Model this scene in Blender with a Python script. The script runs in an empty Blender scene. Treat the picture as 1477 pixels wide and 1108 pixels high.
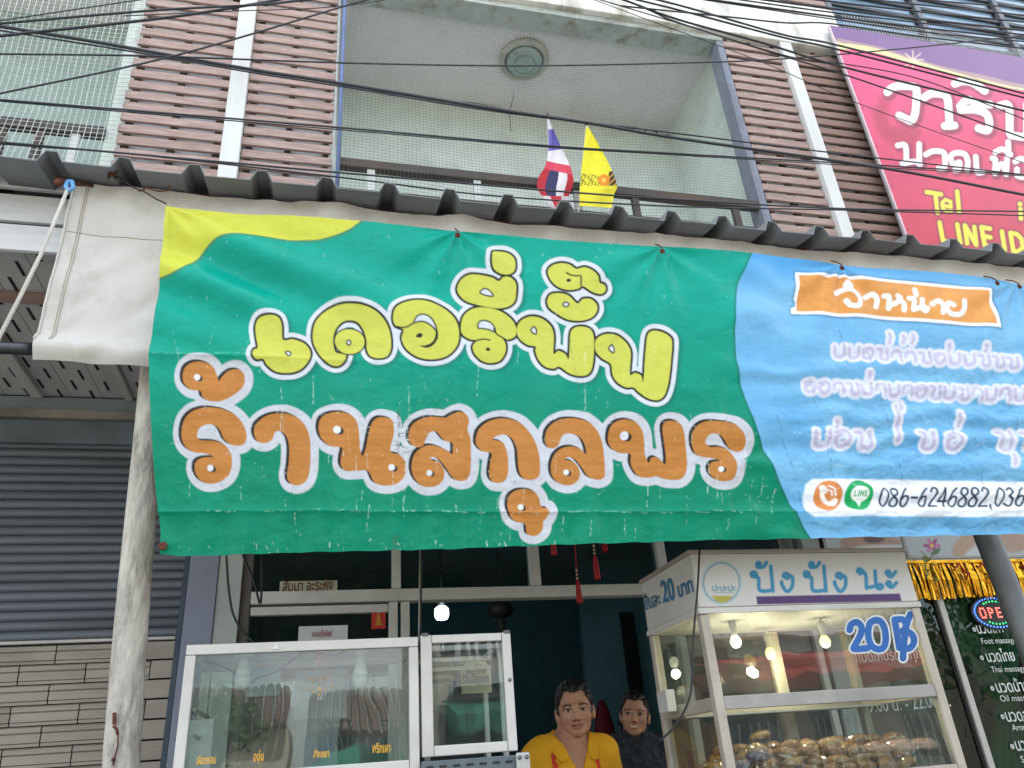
import bpy, bmesh, math, random
import numpy as np
from mathutils import Vector, Matrix
random.seed(7); rng = np.random.default_rng(7)
S = bpy.context.scene
COL = S.collection
R = math.radians

# ------------------------------------------------------------------ camera
F, CX, CY, H = 1110.0, 738.5, 554.0, 1.4          # focal length and centre in photo pixels, camera height in metres
_up = np.array([-171., -2220., F]); _up /= np.linalg.norm(_up)
_x = np.array([5440 - CX, 740 - CY, F]); _x -= _up * _x.dot(_up); _x /= np.linalg.norm(_x)
_y = np.cross(_up, _x)
M = np.stack([_x, _y, _up])                        # world <- camera (x right, y down, z forward)
cd = bpy.data.cameras.new('camera'); cam = bpy.data.objects.new('camera', cd); COL.objects.link(cam)
cd.sensor_fit = 'HORIZONTAL'; cd.sensor_width = 36.0; cd.lens = 36.0 * F / 1477.0
cd.clip_start = 0.05; cd.clip_end = 2000
cam.matrix_world = Matrix(((M[0,0], -M[0,1], -M[0,2], 0), (M[1,0], -M[1,1], -M[1,2], 0), (M[2,0], -M[2,1], -M[2,2], H), (0,0,0,1)))
S.camera = cam

def at(px, py, Y=None, X=None, Z=None):
    d = M @ np.array([px - CX, py - CY, F])
    t = Y / d[1] if Y is not None else X / d[0] if X is not None else (Z - H) / d[2]
    return Vector((d[0]*t, d[1]*t, d[2]*t + H))

# ------------------------------------------------------------------ light
W = bpy.data.worlds.new('World'); S.world = W; W.use_nodes = True
nt = W.node_tree; bg = nt.nodes['Background']
sky = nt.nodes.new('ShaderNodeTexSky'); sky.sky_type = 'NISHITA'; sky.sun_disc = False
SUN_EL, SUN_AZ = R(58), R(20)                      # sun high behind the row of houses: the fronts are in open shade
sky.sun_elevation = SUN_EL; sky.sun_rotation = SUN_AZ; sky.air_density = 1.2; sky.dust_density = 2.5
tc = nt.nodes.new('ShaderNodeTexCoord'); nz = nt.nodes.new('ShaderNodeTexNoise')
nz.inputs['Scale'].default_value = 2.6; nz.inputs['Detail'].default_value = 8; nz.inputs['Roughness'].default_value = .55
mr = nt.nodes.new('ShaderNodeMapRange'); mr.inputs[1].default_value = .42; mr.inputs[2].default_value = .62
mx = nt.nodes.new('ShaderNodeMix'); mx.data_type = 'RGBA'; mx.inputs[7].default_value = (8.6, 8.8, 9.0, 1)
nt.links.new(tc.outputs['Generated'], nz.inputs['Vector']); nt.links.new(nz.outputs['Fac'], mr.inputs[0])
nt.links.new(mr.outputs[0], mx.inputs[0]); nt.links.new(sky.outputs[0], mx.inputs[6]); nt.links.new(mx.outputs[2], bg.inputs[0])
bg.inputs[1].default_value = 0.15
ld = bpy.data.lights.new('sun', 'SUN'); ld.energy = 4.0; ld.angle = R(.6); ld.color = (1, .96, .9)
sun = bpy.data.objects.new('sun', ld); COL.objects.link(sun)
sd_ = Vector((math.sin(SUN_AZ)*math.cos(SUN_EL), math.cos(SUN_AZ)*math.cos(SUN_EL), math.sin(SUN_EL)))
sun.rotation_euler = sd_.to_track_quat('Z', 'Y').to_euler(); sun.location = (0, 0, 30)
S.view_settings.view_transform = 'Standard'; S.view_settings.look = 'None'
S.view_settings.exposure = 1.35; S.view_settings.gamma = 1.0
S.cycles.use_denoising = True; S.cycles.max_bounces = 7; S.cycles.transparent_max_bounces = 24
S.cycles.caustics_reflective = False; S.cycles.caustics_refractive = False

# ------------------------------------------------------------------ helpers
def lin(h):
    h = h.lstrip('#'); h = h if len(h) == 6 else h[0]*2+h[1]*2+h[2]*2; v = [int(h[i:i+2], 16)/255 for i in (0, 2, 4)]
    return tuple(c/12.92 if c <= .04045 else ((c+.055)/1.055)**2.4 for c in v)
def L4(h): return (*(lin(h) if isinstance(h, str) else h), 1)

MATS = {}
def mat(name, base='#888888', rough=.6, metal=0., var=.18, scale=6., bump=.15, bscale=60., dirt=0., dirtcol='#4a4338', streak=None, emit=None, estr=0., attr=None, spec=.5, coat=0., dscale=2.2):
    """procedural Principled material: base colour varied by noise, stains with a shape of their own, fine relief"""
    if name in MATS: return MATS[name]
    m = bpy.data.materials.new(name); m.use_nodes = True; t = m.node_tree; n = t.nodes; l = t.links
    p = n['Principled BSDF']; p.inputs['Roughness'].default_value = rough; p.inputs['Metallic'].default_value = metal
    p.inputs['Specular IOR Level'].default_value = spec; p.inputs['Coat Weight'].default_value = coat
    co = n.new('ShaderNodeTexCoord'); oi = n.new('ShaderNodeObjectInfo'); ad = n.new('ShaderNodeVectorMath'); ad.operation = 'MULTIPLY_ADD'
    ad.inputs[1].default_value = (1, 1, 1); l.new(co.outputs['Object'], ad.inputs[0])
    sc = n.new('ShaderNodeVectorMath'); sc.operation = 'SCALE'; sc.inputs[0].default_value = (17., 31., 23.); l.new(oi.outputs['Random'], sc.inputs['Scale'])
    l.new(sc.outputs[0], ad.inputs[2]); vec = ad.outputs[0]
    if streak:
        mp = n.new('ShaderNodeMapping'); mp.inputs['Scale'].default_value = streak; l.new(vec, mp.inputs[0]); svec = mp.outputs[0]
    else: svec = vec
    if attr:
        a = n.new('ShaderNodeAttribute'); a.attribute_name = attr; src = a.outputs['Color']
    else: src = None
    nz = n.new('ShaderNodeTexNoise'); nz.inputs['Scale'].default_value = scale; nz.inputs['Detail'].default_value = 6; nz.inputs['Roughness'].default_value = .6
    l.new(svec, nz.inputs['Vector'])
    mrr = n.new('ShaderNodeMapRange'); mrr.inputs[1].default_value = .3; mrr.inputs[2].default_value = .7
    mrr.inputs[3].default_value = 1 - var; mrr.inputs[4].default_value = 1 + var; l.new(nz.outputs['Fac'], mrr.inputs[0])
    mu = n.new('ShaderNodeVectorMath'); mu.operation = 'SCALE'; l.new(mrr.outputs[0], mu.inputs['Scale'])
    if src: l.new(src, mu.inputs[0])
    else: mu.inputs[0].default_value = L4(base)[:3]
    out = mu.outputs[0]
    if dirt:
        n2 = n.new('ShaderNodeTexNoise'); n2.inputs['Scale'].default_value = dscale; n2.inputs['Detail'].default_value = 9; n2.inputs['Roughness'].default_value = .68; l.new(svec, n2.inputs['Vector'])
        m2 = n.new('ShaderNodeMapRange'); m2.inputs[1].default_value = .5; m2.inputs[2].default_value = .72; m2.inputs[4].default_value = dirt; l.new(n2.outputs['Fac'], m2.inputs[0])
        mi = n.new('ShaderNodeMix'); mi.data_type = 'RGBA'; l.new(m2.outputs[0], mi.inputs[0]); l.new(out, mi.inputs[6]); mi.inputs[7].default_value = L4(dirtcol); out = mi.outputs[2]
        m3 = n.new('ShaderNodeMapRange'); m3.inputs[3].default_value = rough; m3.inputs[4].default_value = min(1, rough+.25); l.new(n2.outputs['Fac'], m3.inputs[0]); l.new(m3.outputs[0], p.inputs['Roughness'])
    l.new(out, p.inputs['Base Color'])
    if bump:
        n3 = n.new('ShaderNodeTexNoise'); n3.inputs['Scale'].default_value = bscale; n3.inputs['Detail'].default_value = 4; l.new(svec, n3.inputs['Vector'])
        b = n.new('ShaderNodeBump'); b.inputs['Strength'].default_value = bump; b.inputs['Distance'].default_value = .01; l.new(n3.outputs['Fac'], b.inputs['Height']); l.new(b.outputs[0], p.inputs['Normal'])
    if emit:
        p.inputs['Emission Color'].default_value = L4(emit); p.inputs['Emission Strength'].default_value = estr
    MATS[name] = m
    return m

def glass(name, tint='#e6f2ee', ior=1.5, rough=.0, film=0.):
    """thin architectural glass: Fresnel reflection over a clear tinted pane, an even film of dust"""
    if name in MATS: return MATS[name]
    m = bpy.data.materials.new(name); m.use_nodes = True; t = m.node_tree; n = t.nodes; l = t.links
    for x in list(n): n.remove(x)
    o = n.new('ShaderNodeOutputMaterial'); fr = n.new('ShaderNodeFresnel'); fr.inputs['IOR'].default_value = ior
    tr = n.new('ShaderNodeBsdfTransparent'); tr.inputs[0].default_value = L4(tint)
    gl = n.new('ShaderNodeBsdfGlossy'); gl.inputs['Roughness'].default_value = rough
    ge = n.new('ShaderNodeNewGeometry'); iv = n.new('ShaderNodeMath'); iv.operation = 'SUBTRACT'; iv.inputs[0].default_value = 1; l.new(ge.outputs['Backfacing'], iv.inputs[1])   # one reflection per pane: its outer face
    mf = n.new('ShaderNodeMath'); mf.operation = 'MULTIPLY'; l.new(fr.outputs[0], mf.inputs[0]); l.new(iv.outputs[0], mf.inputs[1])
    mi = n.new('ShaderNodeMixShader'); l.new(mf.outputs[0], mi.inputs[0]); l.new(tr.outputs[0], mi.inputs[1]); l.new(gl.outputs[0], mi.inputs[2]); res = mi.outputs[0]
    co = n.new('ShaderNodeTexCoord'); wz = n.new('ShaderNodeTexNoise'); wz.inputs['Scale'].default_value = 3; l.new(co.outputs['Object'], wz.inputs['Vector'])
    b = n.new('ShaderNodeBump'); b.inputs['Strength'].default_value = .06; b.inputs['Distance'].default_value = .02; l.new(wz.outputs['Fac'], b.inputs['Height']); l.new(b.outputs[0], gl.inputs['Normal'])
    if film:
        df = n.new('ShaderNodeBsdfDiffuse'); df.inputs[0].default_value = (.6, .62, .6, 1)
        nz = n.new('ShaderNodeTexNoise'); nz.inputs['Scale'].default_value = 9; nz.inputs['Detail'].default_value = 7; l.new(co.outputs['Object'], nz.inputs['Vector'])
        mr = n.new('ShaderNodeMapRange'); mr.inputs[1].default_value = .35; mr.inputs[2].default_value = .75; mr.inputs[3].default_value = film*.4; mr.inputs[4].default_value = film*1.6; l.new(nz.outputs['Fac'], mr.inputs[0])
        m2 = n.new('ShaderNodeMixShader'); l.new(mr.outputs[0], m2.inputs[0]); l.new(res, m2.inputs[1]); l.new(df.outputs[0], m2.inputs[2]); res = m2.outputs[0]
    l.new(res, o.inputs[0]); MATS[name] = m
    return m

ORG = {}
def tag(o, label=None, cat=None, group=None, kind=None):
    if label: o['label'] = label
    if cat: o['category'] = cat
    if group: o['group'] = group
    if kind: o['kind'] = kind
    return o
def empty(name, loc, label=None, cat=None, group=None, kind=None):
    o = bpy.data.objects.new(name, None); COL.objects.link(o); o.location = loc; o.empty_display_size = .1
    ORG[o] = Vector(loc); return tag(o, label, cat, group, kind)
def link(name, me, parent, origin):
    o = bpy.data.objects.new(name, me); COL.objects.link(o)
    if parent is not None:
        o.parent = parent; o.location = origin - ORG[parent]
    else: o.location = origin
    ORG[o] = origin
    return o
def finish(name, verts, faces, m, parent=None, smooth=False, bevel=0., colors=None, weld=False):
    V = np.asarray([tuple(v) for v in verts] if not isinstance(verts, np.ndarray) else verts, float)
    lo, hi = V.min(0), V.max(0); org = Vector(((lo[0]+hi[0])/2, (lo[1]+hi[1])/2, lo[2]))
    me = bpy.data.meshes.new(name); me.from_pydata((V - np.array(org)).tolist(), [], faces if isinstance(faces, list) else faces.tolist()); me.update()
    if weld or smooth is False:
        bm = bmesh.new(); bm.from_mesh(me)
        if weld: bmesh.ops.remove_doubles(bm, verts=bm.verts, dist=1e-5)
        bmesh.ops.recalc_face_normals(bm, faces=bm.faces); bm.to_mesh(me); bm.free()
    if m is not None:
        for x in (m if isinstance(m, (list, tuple)) else [m]): me.materials.append(x)
    if smooth: me.polygons.foreach_set('use_smooth', [True]*len(me.polygons))
    if colors is not None:
        a = me.color_attributes.new('Col', 'FLOAT_COLOR', 'POINT'); c = np.ones((len(V), 4), np.float32); c[:, :3] = colors
        a.data.foreach_set('color', c.ravel())
    o = link(name, me, parent, org)
    if bevel:
        b = o.modifiers.new('bevel', 'BEVEL'); b.width = bevel; b.segments = 2; b.limit_method = 'ANGLE'
    return o

class MB:
    def __init__(s): s.v = []; s.f = []
    def add(s, vs, fs):
        k = len(s.v); s.v += [tuple(x) for x in vs]; s.f += [tuple(i + k for i in f) for f in fs]; return s
    def box(s, x0, x1, y0, y1, z0, z1):
        return s.add([(x0,y0,z0),(x1,y0,z0),(x1,y1,z0),(x0,y1,z0),(x0,y0,z1),(x1,y0,z1),(x1,y1,z1),(x0,y1,z1)],
                     [(0,3,2,1),(4,5,6,7),(0,1,5,4),(1,2,6,5),(2,3,7,6),(3,0,4,7)])
    def bar(s, a, b, w, d, upv=(0,0,1)):
        """rectangular bar from a to b: w across, d along upv-ish"""
        a, b = Vector(a), Vector(b); t = (b-a).normalized(); u = Vector(upv); q = t.cross(u)
        if q.length < 1e-4: q = t.cross(Vector((0,1,0)))
        q.normalize(); u = q.cross(t).normalized(); vs = []
        for e in (a, b):
            for i, j in ((-1,-1),(1,-1),(1,1),(-1,1)): vs.append(e + q*(w/2*i) + u*(d/2*j))
        return s.add(vs, [(0,1,2,3),(7,6,5,4),(0,4,5,1),(1,5,6,2),(2,6,7,3),(3,7,4,0)])
    def tube(s, pts, r, n=6, cap=True):
        pts = [Vector(p) for p in pts]; rr = r if isinstance(r, (list, tuple)) else [r]*len(pts); k = len(s.v); prev = None
        for i, p in enumerate(pts):
            t = (pts[min(i+1, len(pts)-1)] - pts[max(i-1, 0)]).normalized()
            a = Vector((0,0,1)) if abs(t.z) < .9 else Vector((1,0,0))
            q = t.cross(a).normalized() if prev is None else (prev - t*prev.dot(t)).normalized()
            prev = q; u = t.cross(q)
            for j in range(n):
                an = 2*math.pi*j/n; s.v.append(tuple(p + (q*math.cos(an) + u*math.sin(an))*rr[i]))
        for i in range(len(pts)-1):
            for j in range(n): s.f.append((k+i*n+j, k+i*n+(j+1)%n, k+(i+1)*n+(j+1)%n, k+(i+1)*n+j))
        if cap: s.f.append(tuple(k+j for j in reversed(range(n)))); e = k+(len(pts)-1)*n; s.f.append(tuple(e+j for j in range(n)))
        return s
    def lathe(s, prof, c, n=16, axis=(0,0,1)):
        """prof: list of (radius, height) along axis from c"""
        ax = Vector(axis).normalized(); a = Vector((0,0,1)) if abs(ax.z) < .9 else Vector((1,0,0)); q = ax.cross(a).normalized(); u = ax.cross(q); c = Vector(c); k = len(s.v)
        for r, h in prof:
            for j in range(n):
                an = 2*math.pi*j/n; s.v.append(tuple(c + ax*h + (q*math.cos(an)+u*math.sin(an))*max(r, 1e-4)))
        for i in range(len(prof)-1):
            for j in range(n): s.f.append((k+i*n+j, k+i*n+(j+1)%n, k+(i+1)*n+(j+1)%n, k+(i+1)*n+j))
        s.f.append(tuple(k+j for j in reversed(range(n)))); e = k+(len(prof)-1)*n; s.f.append(tuple(e+j for j in range(n)))
        return s
    def prism(s, poly, ext):
        n = len(poly); e = Vector(ext); a = [Vector(p) for p in poly]
        return s.add(a + [p+e for p in a], [tuple(range(n)), tuple(reversed(range(n, 2*n)))] + [(i, i+n, (i+1)%n+n, (i+1)%n) for i in range(n)])
    def build(s, name, m, parent=None, smooth=False, bevel=0.): return finish(name, s.v, s.f, m, parent, smooth, bevel)

def box(name, m, x0, x1, y0, y1, z0, z1, parent=None, bevel=0.): return MB().box(x0,x1,y0,y1,z0,z1).build(name, m, parent, bevel=bevel)
def tube(name, m, pts, r, parent=None, n=6): return MB().tube(pts, r, n).build(name, m, parent, smooth=True)
def dup(o, parent, loc):
    c = o.copy(); COL.objects.link(c); c.parent = parent; c.location = Vector(loc) - (ORG[parent] if parent else Vector()); ORG[c] = Vector(loc); return c

def text(s, m, p0, p1, hgt, name='lettering', parent=None, thick=0., depth=.0015, xdir=None, zdir=(0,0,1), shear=0.):
    """flat lettering set between p0 and p1 (left and right end of the baseline), hgt = height of the tall letters"""
    cu = bpy.data.curves.new('txt', 'FONT'); cu.body = s; cu.size = 1; cu.offset = thick; cu.resolution_u = 3; cu.shear = shear
    o = bpy.data.objects.new('txt', cu); COL.objects.link(o); bpy.context.view_layer.update()
    me = bpy.data.meshes.new_from_object(o.evaluated_get(bpy.context.evaluated_depsgraph_get()))
    bpy.data.objects.remove(o); bpy.data.curves.remove(cu)
    n = len(me.vertices); co = np.zeros(n*3); me.vertices.foreach_get('co', co); co = co.reshape(-1, 3)
    fs = [tuple(p.vertices) for p in me.polygons]; bpy.data.meshes.remove(me)
    x0, x1 = co[:,0].min(), co[:,0].max(); p0, p1 = Vector(p0), Vector(p1); xd = (p1-p0); z = Vector(zdir)
    v = [p0 + xd*((c[0]-x0)/(x1-x0)) + z*(c[1]/.72*hgt) for c in co]
    return finish(name, v, fs, m, parent)

# ---- drawing flat print into vertex colours of a fine grid (print, plus the banner's sheen as a lighter teal ground)
def smooth_poly(pts, closed=True, n=7):
    P = np.array(pts, float)
    if len(P) < 3: return P
    if closed: Q = np.vstack([P[-1:], P, P[:2]]); m = len(P)
    else: Q = np.vstack([2*P[:1]-P[1:2], P, 2*P[-1:]-P[-2:-1]]); m = len(P)-1
    t = np.linspace(0, 1, n, endpoint=False)[:, None]; out = []
    for i in range(m):
        a, b, c, d = Q[i], Q[i+1], Q[i+2], Q[i+3]
        out.append(.5*((2*b)+(-a+c)*t+(2*a-5*b+4*c-d)*t**2+(-a+3*b-3*c+d)*t**3))
    out = np.vstack(out)
    return out if closed else np.vstack([out, P[-1:]])
def vnoise(x, y, seed=0):
    xi = np.floor(x).astype(int); yi = np.floor(y).astype(int); fx = x-xi; fy = y-yi
    h = lambda a, b: np.modf(np.abs(np.sin(a*127.1+b*311.7+seed*74.7)*43758.5453))[0]
    fx = fx*fx*(3-2*fx); fy = fy*fy*(3-2*fy)
    return (h(xi,yi)*(1-fx)+h(xi+1,yi)*fx)*(1-fy)+(h(xi,yi+1)*(1-fx)+h(xi+1,yi+1)*fx)*fy
def fbm(x, y, o=4, seed=0): return sum(vnoise(x*2**i, y*2**i, seed+i)/2**(i+1) for i in range(o))
class Art:
    def __init__(s, U, V, bgc):
        s.sh = U.shape; s.U = U.ravel(); s.V = V.ravel(); s.C = np.tile(np.array(L4(bgc)[:3]), (s.U.size, 1)); s.tr = (0, 0, 1)
    def zoom(s, ox, oy, sc): s.tr = (ox, oy, sc)
    def T(s, pts): return np.array(pts, float)/s.tr[2] + np.array(s.tr[:2])
    def near(s, P, m): lo, hi = P.min(0)-m, P.max(0)+m; return np.nonzero((s.U > lo[0])&(s.U < hi[0])&(s.V > lo[1])&(s.V < hi[1]))[0]
    def dist(s, P, ix, closed):
        x, y = s.U[ix], s.V[ix]; d = np.full(ix.size, 1e9); ins = np.zeros(ix.size, bool); n = len(P)
        for i in range(n if closed else max(n-1, 1)):
            a = P[i]; b = P[(i+1) % n]; e = b-a; L = e.dot(e)+1e-12
            t = np.clip(((x-a[0])*e[0]+(y-a[1])*e[1])/L, 0, 1); d = np.minimum(d, (x-a[0]-t*e[0])**2+(y-a[1]-t*e[1])**2)
            if closed:
                c = (a[1] > y) != (b[1] > y)
                if c.any(): ins ^= c & (x < a[0]+(y-a[1])*e[0]/(e[1] if abs(e[1]) > 1e-12 else 1e-12))
        d = np.sqrt(d); return np.where(ins, -d, d) if closed else d
    def shape(s, pts, m=18, smooth=True):
        P = s.T(pts); P = smooth_poly(P) if smooth else P; ix = s.near(P, m); return ix, s.dist(P, ix, True)
    def stroke(s, pts, r, m=12, smooth=True):
        P = s.T(pts); P = smooth_poly(P, False) if smooth and len(P) > 2 else P; ix = s.near(P, m+r); return ix, s.dist(P, ix, False)-r
    def ell(s, cx, cy, rx, ry, m=14): return s.shape([(cx+rx*math.cos(a*math.pi/10), cy+ry*math.sin(a*math.pi/10)) for a in range(20)], m)
    def fill(s, sh, col, grow=0., soft=.7, op=1.):
        ix, d = sh; a = np.clip(.5-(d-grow)/(2*soft), 0, 1)*op
        s.C[ix] = s.C[ix]*(1-a[:, None]) + np.array(L4(col)[:3])*a[:, None]
    def grid_faces(s):
        h, w = s.sh; i = np.arange(h*w).reshape(h, w)
        return np.stack([i[:-1,:-1], i[1:,:-1], i[1:,1:], i[:-1,1:]], -1).reshape(-1, 4)

# ------------------------------------------------------------------ shared materials
m_white = mat('white_paint', '#d9dcdb', .55, var=.06, dirt=.35, dirtcol='#8f887a', streak=(1,1,.35), bump=.1)
m_beam = mat('peeling_beam_paint', '#eceee8', .7, var=.06, dirt=.85, dirtcol='#7d745f', dscale=3.4, streak=(1,1,.3), bump=.25, bscale=25)
m_slat = mat('faded_brown_wood', '#a9918a', .75, var=.2, scale=6, streak=(1,8,8), bump=.3, bscale=40, dirt=.6, dirtcol='#c4b6b0', dscale=6)
m_slat2 = mat('weathered_brown_wood', '#957b72', .75, var=.16, scale=3, streak=(1,8,8), bump=.25, bscale=40, dirt=.5, dirtcol='#a08a80', dscale=6)
m_stud = mat('dark_stud', '#3b3331', .8)
m_balc = mat('grey_green_render', '#d9e4de', .8, var=.06, dirt=.3, dirtcol='#8d9690', bump=.12)
m_ceil = mat('lilac_grey_ceiling', '#e6e4e6', .8, var=.05, dirt=.2, dirtcol='#928f8e', bump=.08)
m_alu = mat('aluminium', '#b9bab8', .42, metal=.55, var=.06, scale=3, dirt=.25, dirtcol='#77746c', bump=.05, streak=(6,6,1))
m_aluw = mat('white_aluminium', '#c9c8c2', .45, metal=.1, var=.05, dirt=.35, dirtcol='#857f72', bump=.06)
m_dark = mat('dark_interior', '#20343a', .8, var=.2)
m_black = mat('black_rubber', '#16171a', .55, var=.2, bump=.1)
m_roof = mat('grey_roof_sheet', '#83878a', .55, metal=.3, var=.12, dirt=.5, dirtcol='#6d665b', bump=.1)
m_rust = mat('rust', '#5a2f22', .9, var=.4, scale=40, bump=.4)
m_pipe = mat('grey_steel', '#6d7176', .4, metal=.7, var=.1)
m_conc = mat('rough_concrete', '#8d8a84', .9, var=.2, dirt=.6, dirtcol='#55504a', bump=.4, bscale=30)
m_shut = mat('dark_shutter', '#6b7178', .5, metal=.4, var=.1, dirt=.35, dirtcol='#2b2d30', streak=(.3,1,3))
m_plate = mat('brown_grey_plate', '#948c82', .42, metal=.3, var=.12, dirt=.5, dirtcol='#5b534a', streak=(.4,1,2))
m_soff = mat('soffit_board', '#b9b8b6', .6, var=.06, dirt=.3, dirtcol='#8b8782', streak=(4,.5,1))
m_board = mat('white_wood_board', '#d3d6d9', .6, var=.06, dirt=.3, dirtcol='#9aa0a4', streak=(.5,3,6), bump=.3, bscale=20)
g_shop = glass('shop_glass', '#b9d0cc', 1.6, film=.015)
g_case = glass('case_glass', '#eef4f1', 1.9, film=.025)
g_mass = glass('dark_green_glass', '#a9c9be', 1.8)
g_up = glass('bluish_window_glass', '#54768e', 1.6)

# ------------------------------------------------------------------ ground
box('road', mat('worn_concrete_road', '#9a968c', .9, var=.2, bump=.5, dirt=.3), -60, 60, -60, 1.6, -.3, 0); tag(bpy.data.objects['road'], kind='structure')
box('pavement', mat('pavement_concrete', '#8a8780', .9, var=.15, bump=.4, dirt=.4), -60, 60, 1.6, 3.96, -.3, .12); tag(bpy.data.objects['pavement'], kind='structure')
box('shop_floor', mat('floor_tile', '#6a625a', .35, var=.1), -.55, 2.8, 3.96, 8.2, -.3, .124); tag(bpy.data.objects['shop_floor'], kind='structure')
YF = 4.0

# ------------------------------------------------------------------ the shophouse (upper storey, balcony)
house = empty('shophouse', (1.5, 4.6, 0), 'shophouse with balcony, brown slat screens and white posts above the green banner', 'building')
def screen(x0, x1, z0, z1, m, nm='slat_screen', y=YF, seed=0):
    rr = random.Random(seed); st = MB()
    for k in range(3):
        xx = x0+.04+(x1-x0-.08)*k/2; st.box(xx-.018, xx+.018, y+.004, y+.05, z0, z1)
    s = st.build(nm, m_stud, house); n = int((z1-z0)/.098); proto = None
    for i in range(n):
        z = z0+.02+i*.098
        if proto is None:
            proto = MB().box(x0, x1, y-.02, y+.002, z, z+.063).build('slat', m, s, bevel=.003); b = ORG[proto]
        else:
            o = dup(proto, s, (b.x+rr.uniform(-.004,.004), b.y+rr.uniform(-.004,.004), z+rr.uniform(-.004,.004))); o.rotation_euler = (rr.uniform(-.05,.05), rr.uniform(-.004,.004), 0); o.name = 'slat'
    return s
screen(-1.352, -.737, 4.6, 7.0, m_slat, seed=1); screen(-.62, -.055, 4.6, 7.0, m_slat, seed=2)
screen(3.15, 3.685, 4.6, 6.9, m_slat, seed=3); screen(3.80, 4.305, 4.6, 6.9, m_slat2, seed=4)
screen(3.12, 3.72, 7.44, 8.2, m_slat, seed=5); screen(3.84, 4.36, 7.44, 8.2, m_slat, seed=6)
for x0, x1 in ((-.735, -.622), (3.688, 3.797)): box('column', m_white, x0, x1, YF-.06, YF+.05, 4.3, 6.9 if x0 > 0 else 8.3, house, .004)
box('column', m_white, 3.73, 3.83, YF-.05, YF+.05, 7.44, 8.3, house, .004)
box('wall', mat('bright_render', '#dfe5e6', .8, var=.05), -1.36, -.04, YF+.055, YF+.36, 4.0, 8, house); box('wall', m_balc, 3.22, 4.36, YF+.28, YF+.36, 4.0, 6.9, house); box('wall', m_balc, 3.0, 4.36, YF+.28, YF+.36, 7.44, 8.4, house)
box('beam', m_beam, -.62, 4.36, YF-.07, YF+.16, 6.9, 7.43, house, .01)
box('beam_edge', mat('stained_render', '#b7c0bd', .9, var=.15, dirt=.95, dirtcol='#7d7058', dscale=7), -.04, 3.15, YF-.02, YF+.16, 6.84, 6.898, house)
box('ceiling', m_ceil, -.05, 3.16, YF+.16, 5.12, 6.9, 7.0, house)
box('back_wall', m_balc, -.05, 3.6, 5.1, 5.2, 4.0, 6.9, house)
box('side_wall', m_balc, -.13, -.052, YF+.05, 5.1, 4.0, 6.9, house); box('side_wall', m_balc, 3.152, 3.22, YF+.055, 5.1, 4.0, 6.9, house)
box('jamb', mat('blue_grey_jamb', '#868d9d', .8, dirt=.4), 3.085, 3.148, YF-.015, YF+.12, 4.3, 6.838, house)
box('balcony_slab', m_conc, -1.4, 4.4, YF-.02, 5.2, 3.9, 4.1, house)
box('facade_wall', m_conc, -.5, 2.84, YF+.02, YF+.14, 2.75, 3.9, house)
box('sun_block_upper', m_conc, -1.36, 4.36, YF+.45, 12, 8.45, 11.5, house); box('sun_block_rear', m_conc, -1.36, 4.36, 8.3, 12, .0, 8.4, house)  # unseen upper and rear masses, added to keep the sun off the fronts
box('sun_block_rear', m_conc, -1.36, 4.36, 5.25, 8.2, 3.95, 8.4, house)  # unseen filler behind the balcony, added against the sun
m_rail = mat('dark_brown_rail', '#4e4743', .6, var=.2, dirt=.5, dirtcol='#7a5c44')
rail = MB().box(0.0, 3.085, YF-.01, YF+.05, 5.03, 5.1).build('balcony_railing', m_rail, house, bevel=.006)
box('lower_rail', m_rail, 0.0, 3.085, YF, YF+.04, 4.80, 4.85, rail)
for x in (.18, .9, 1.62, 2.06, 2.86): box('rail_post', m_rail if x > 2 else m_white, x, x+.05, YF+.003, YF+.035, 4.4, 5.03, rail)
for px in (530, 622, 745, 1085):
    p = at(px, 262, Y=5.05); box('white_stile', m_white, p.x-.06, p.x+.06, 5.03, 5.09, 4.1, 5.35, house)
box('low_wall_panel', mat('pale_panel', '#b8b9b4', .7, dirt=.4), 0.1, 3.1, 5.092, 5.099, 4.1, 5.3, house)
tube('drain_pipe', mat('blue_pvc', '#5b6f9c', .45), [(-.01, YF-.05, 4.3), (-.012, YF-.05, 6.9)], .014, house, 8)
tube('overflow_pipe', mat('grey_pvc', '#a8a59a', .6), [(2.83, 5.06, 5.0), (2.83, 5.06, 5.45)], .05, house, 10)

lamp = empty('ceiling_lamp', (1.52, 4.49, 6.82), 'round ceiling lamp with a glass dome in the balcony ceiling', 'lamp')
MB().lathe([(.215, .078), (.215, .05), (.175, .03), (.165, .05), (.165, .078)], (1.52, 4.49, 6.82), 32).build('ring', mat('lamp_ring', '#b3b5ab', .5, dirt=.5), lamp, True)
MB().lathe([(.16, .06), (.155, .03), (.13, .012), (.09, .002), (.04, 0), (.001, 0)], (1.52, 4.49, 6.82), 32).build('dome', mat('frosted_dome', '#9fb3b0', .25, var=.15, dirt=.6, dirtcol='#5f7775', dscale=14), lamp, True)
MB().lathe([(.1, .0), (.098, -.004), (.088, -.004), (.086, .0)], (1.52, 4.49, 6.824), 24).build('dome_rim', mat('lamp_rim', '#7d918f', .4), lamp, True)
fl = [at(490 + (1060-490)*t, 121 + 88*t, Y=5.05) for t in np.linspace(0, 1, 9)]
ls = MB().tube([p + Vector((0, 0, -.03*math.sin(i*1.9))) for i, p in enumerate(fl)], .003, 4)
for i in range(36):
    t = i/35*8; k = min(int(t), 7); p = fl[k].lerp(fl[k+1], t-k); ls.box(p.x-.008, p.x+.008, p.y-.014, p.y, p.z-.02, p.z-.006)
tag(ls.build('light_string', m_black), 'string of small unlit lights along the top of the balcony wall', 'light string')
cw = [at(*q, Y=4.9) for q in ((744, 116), (742, 135), (735, 160), (737, 190))]
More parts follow.
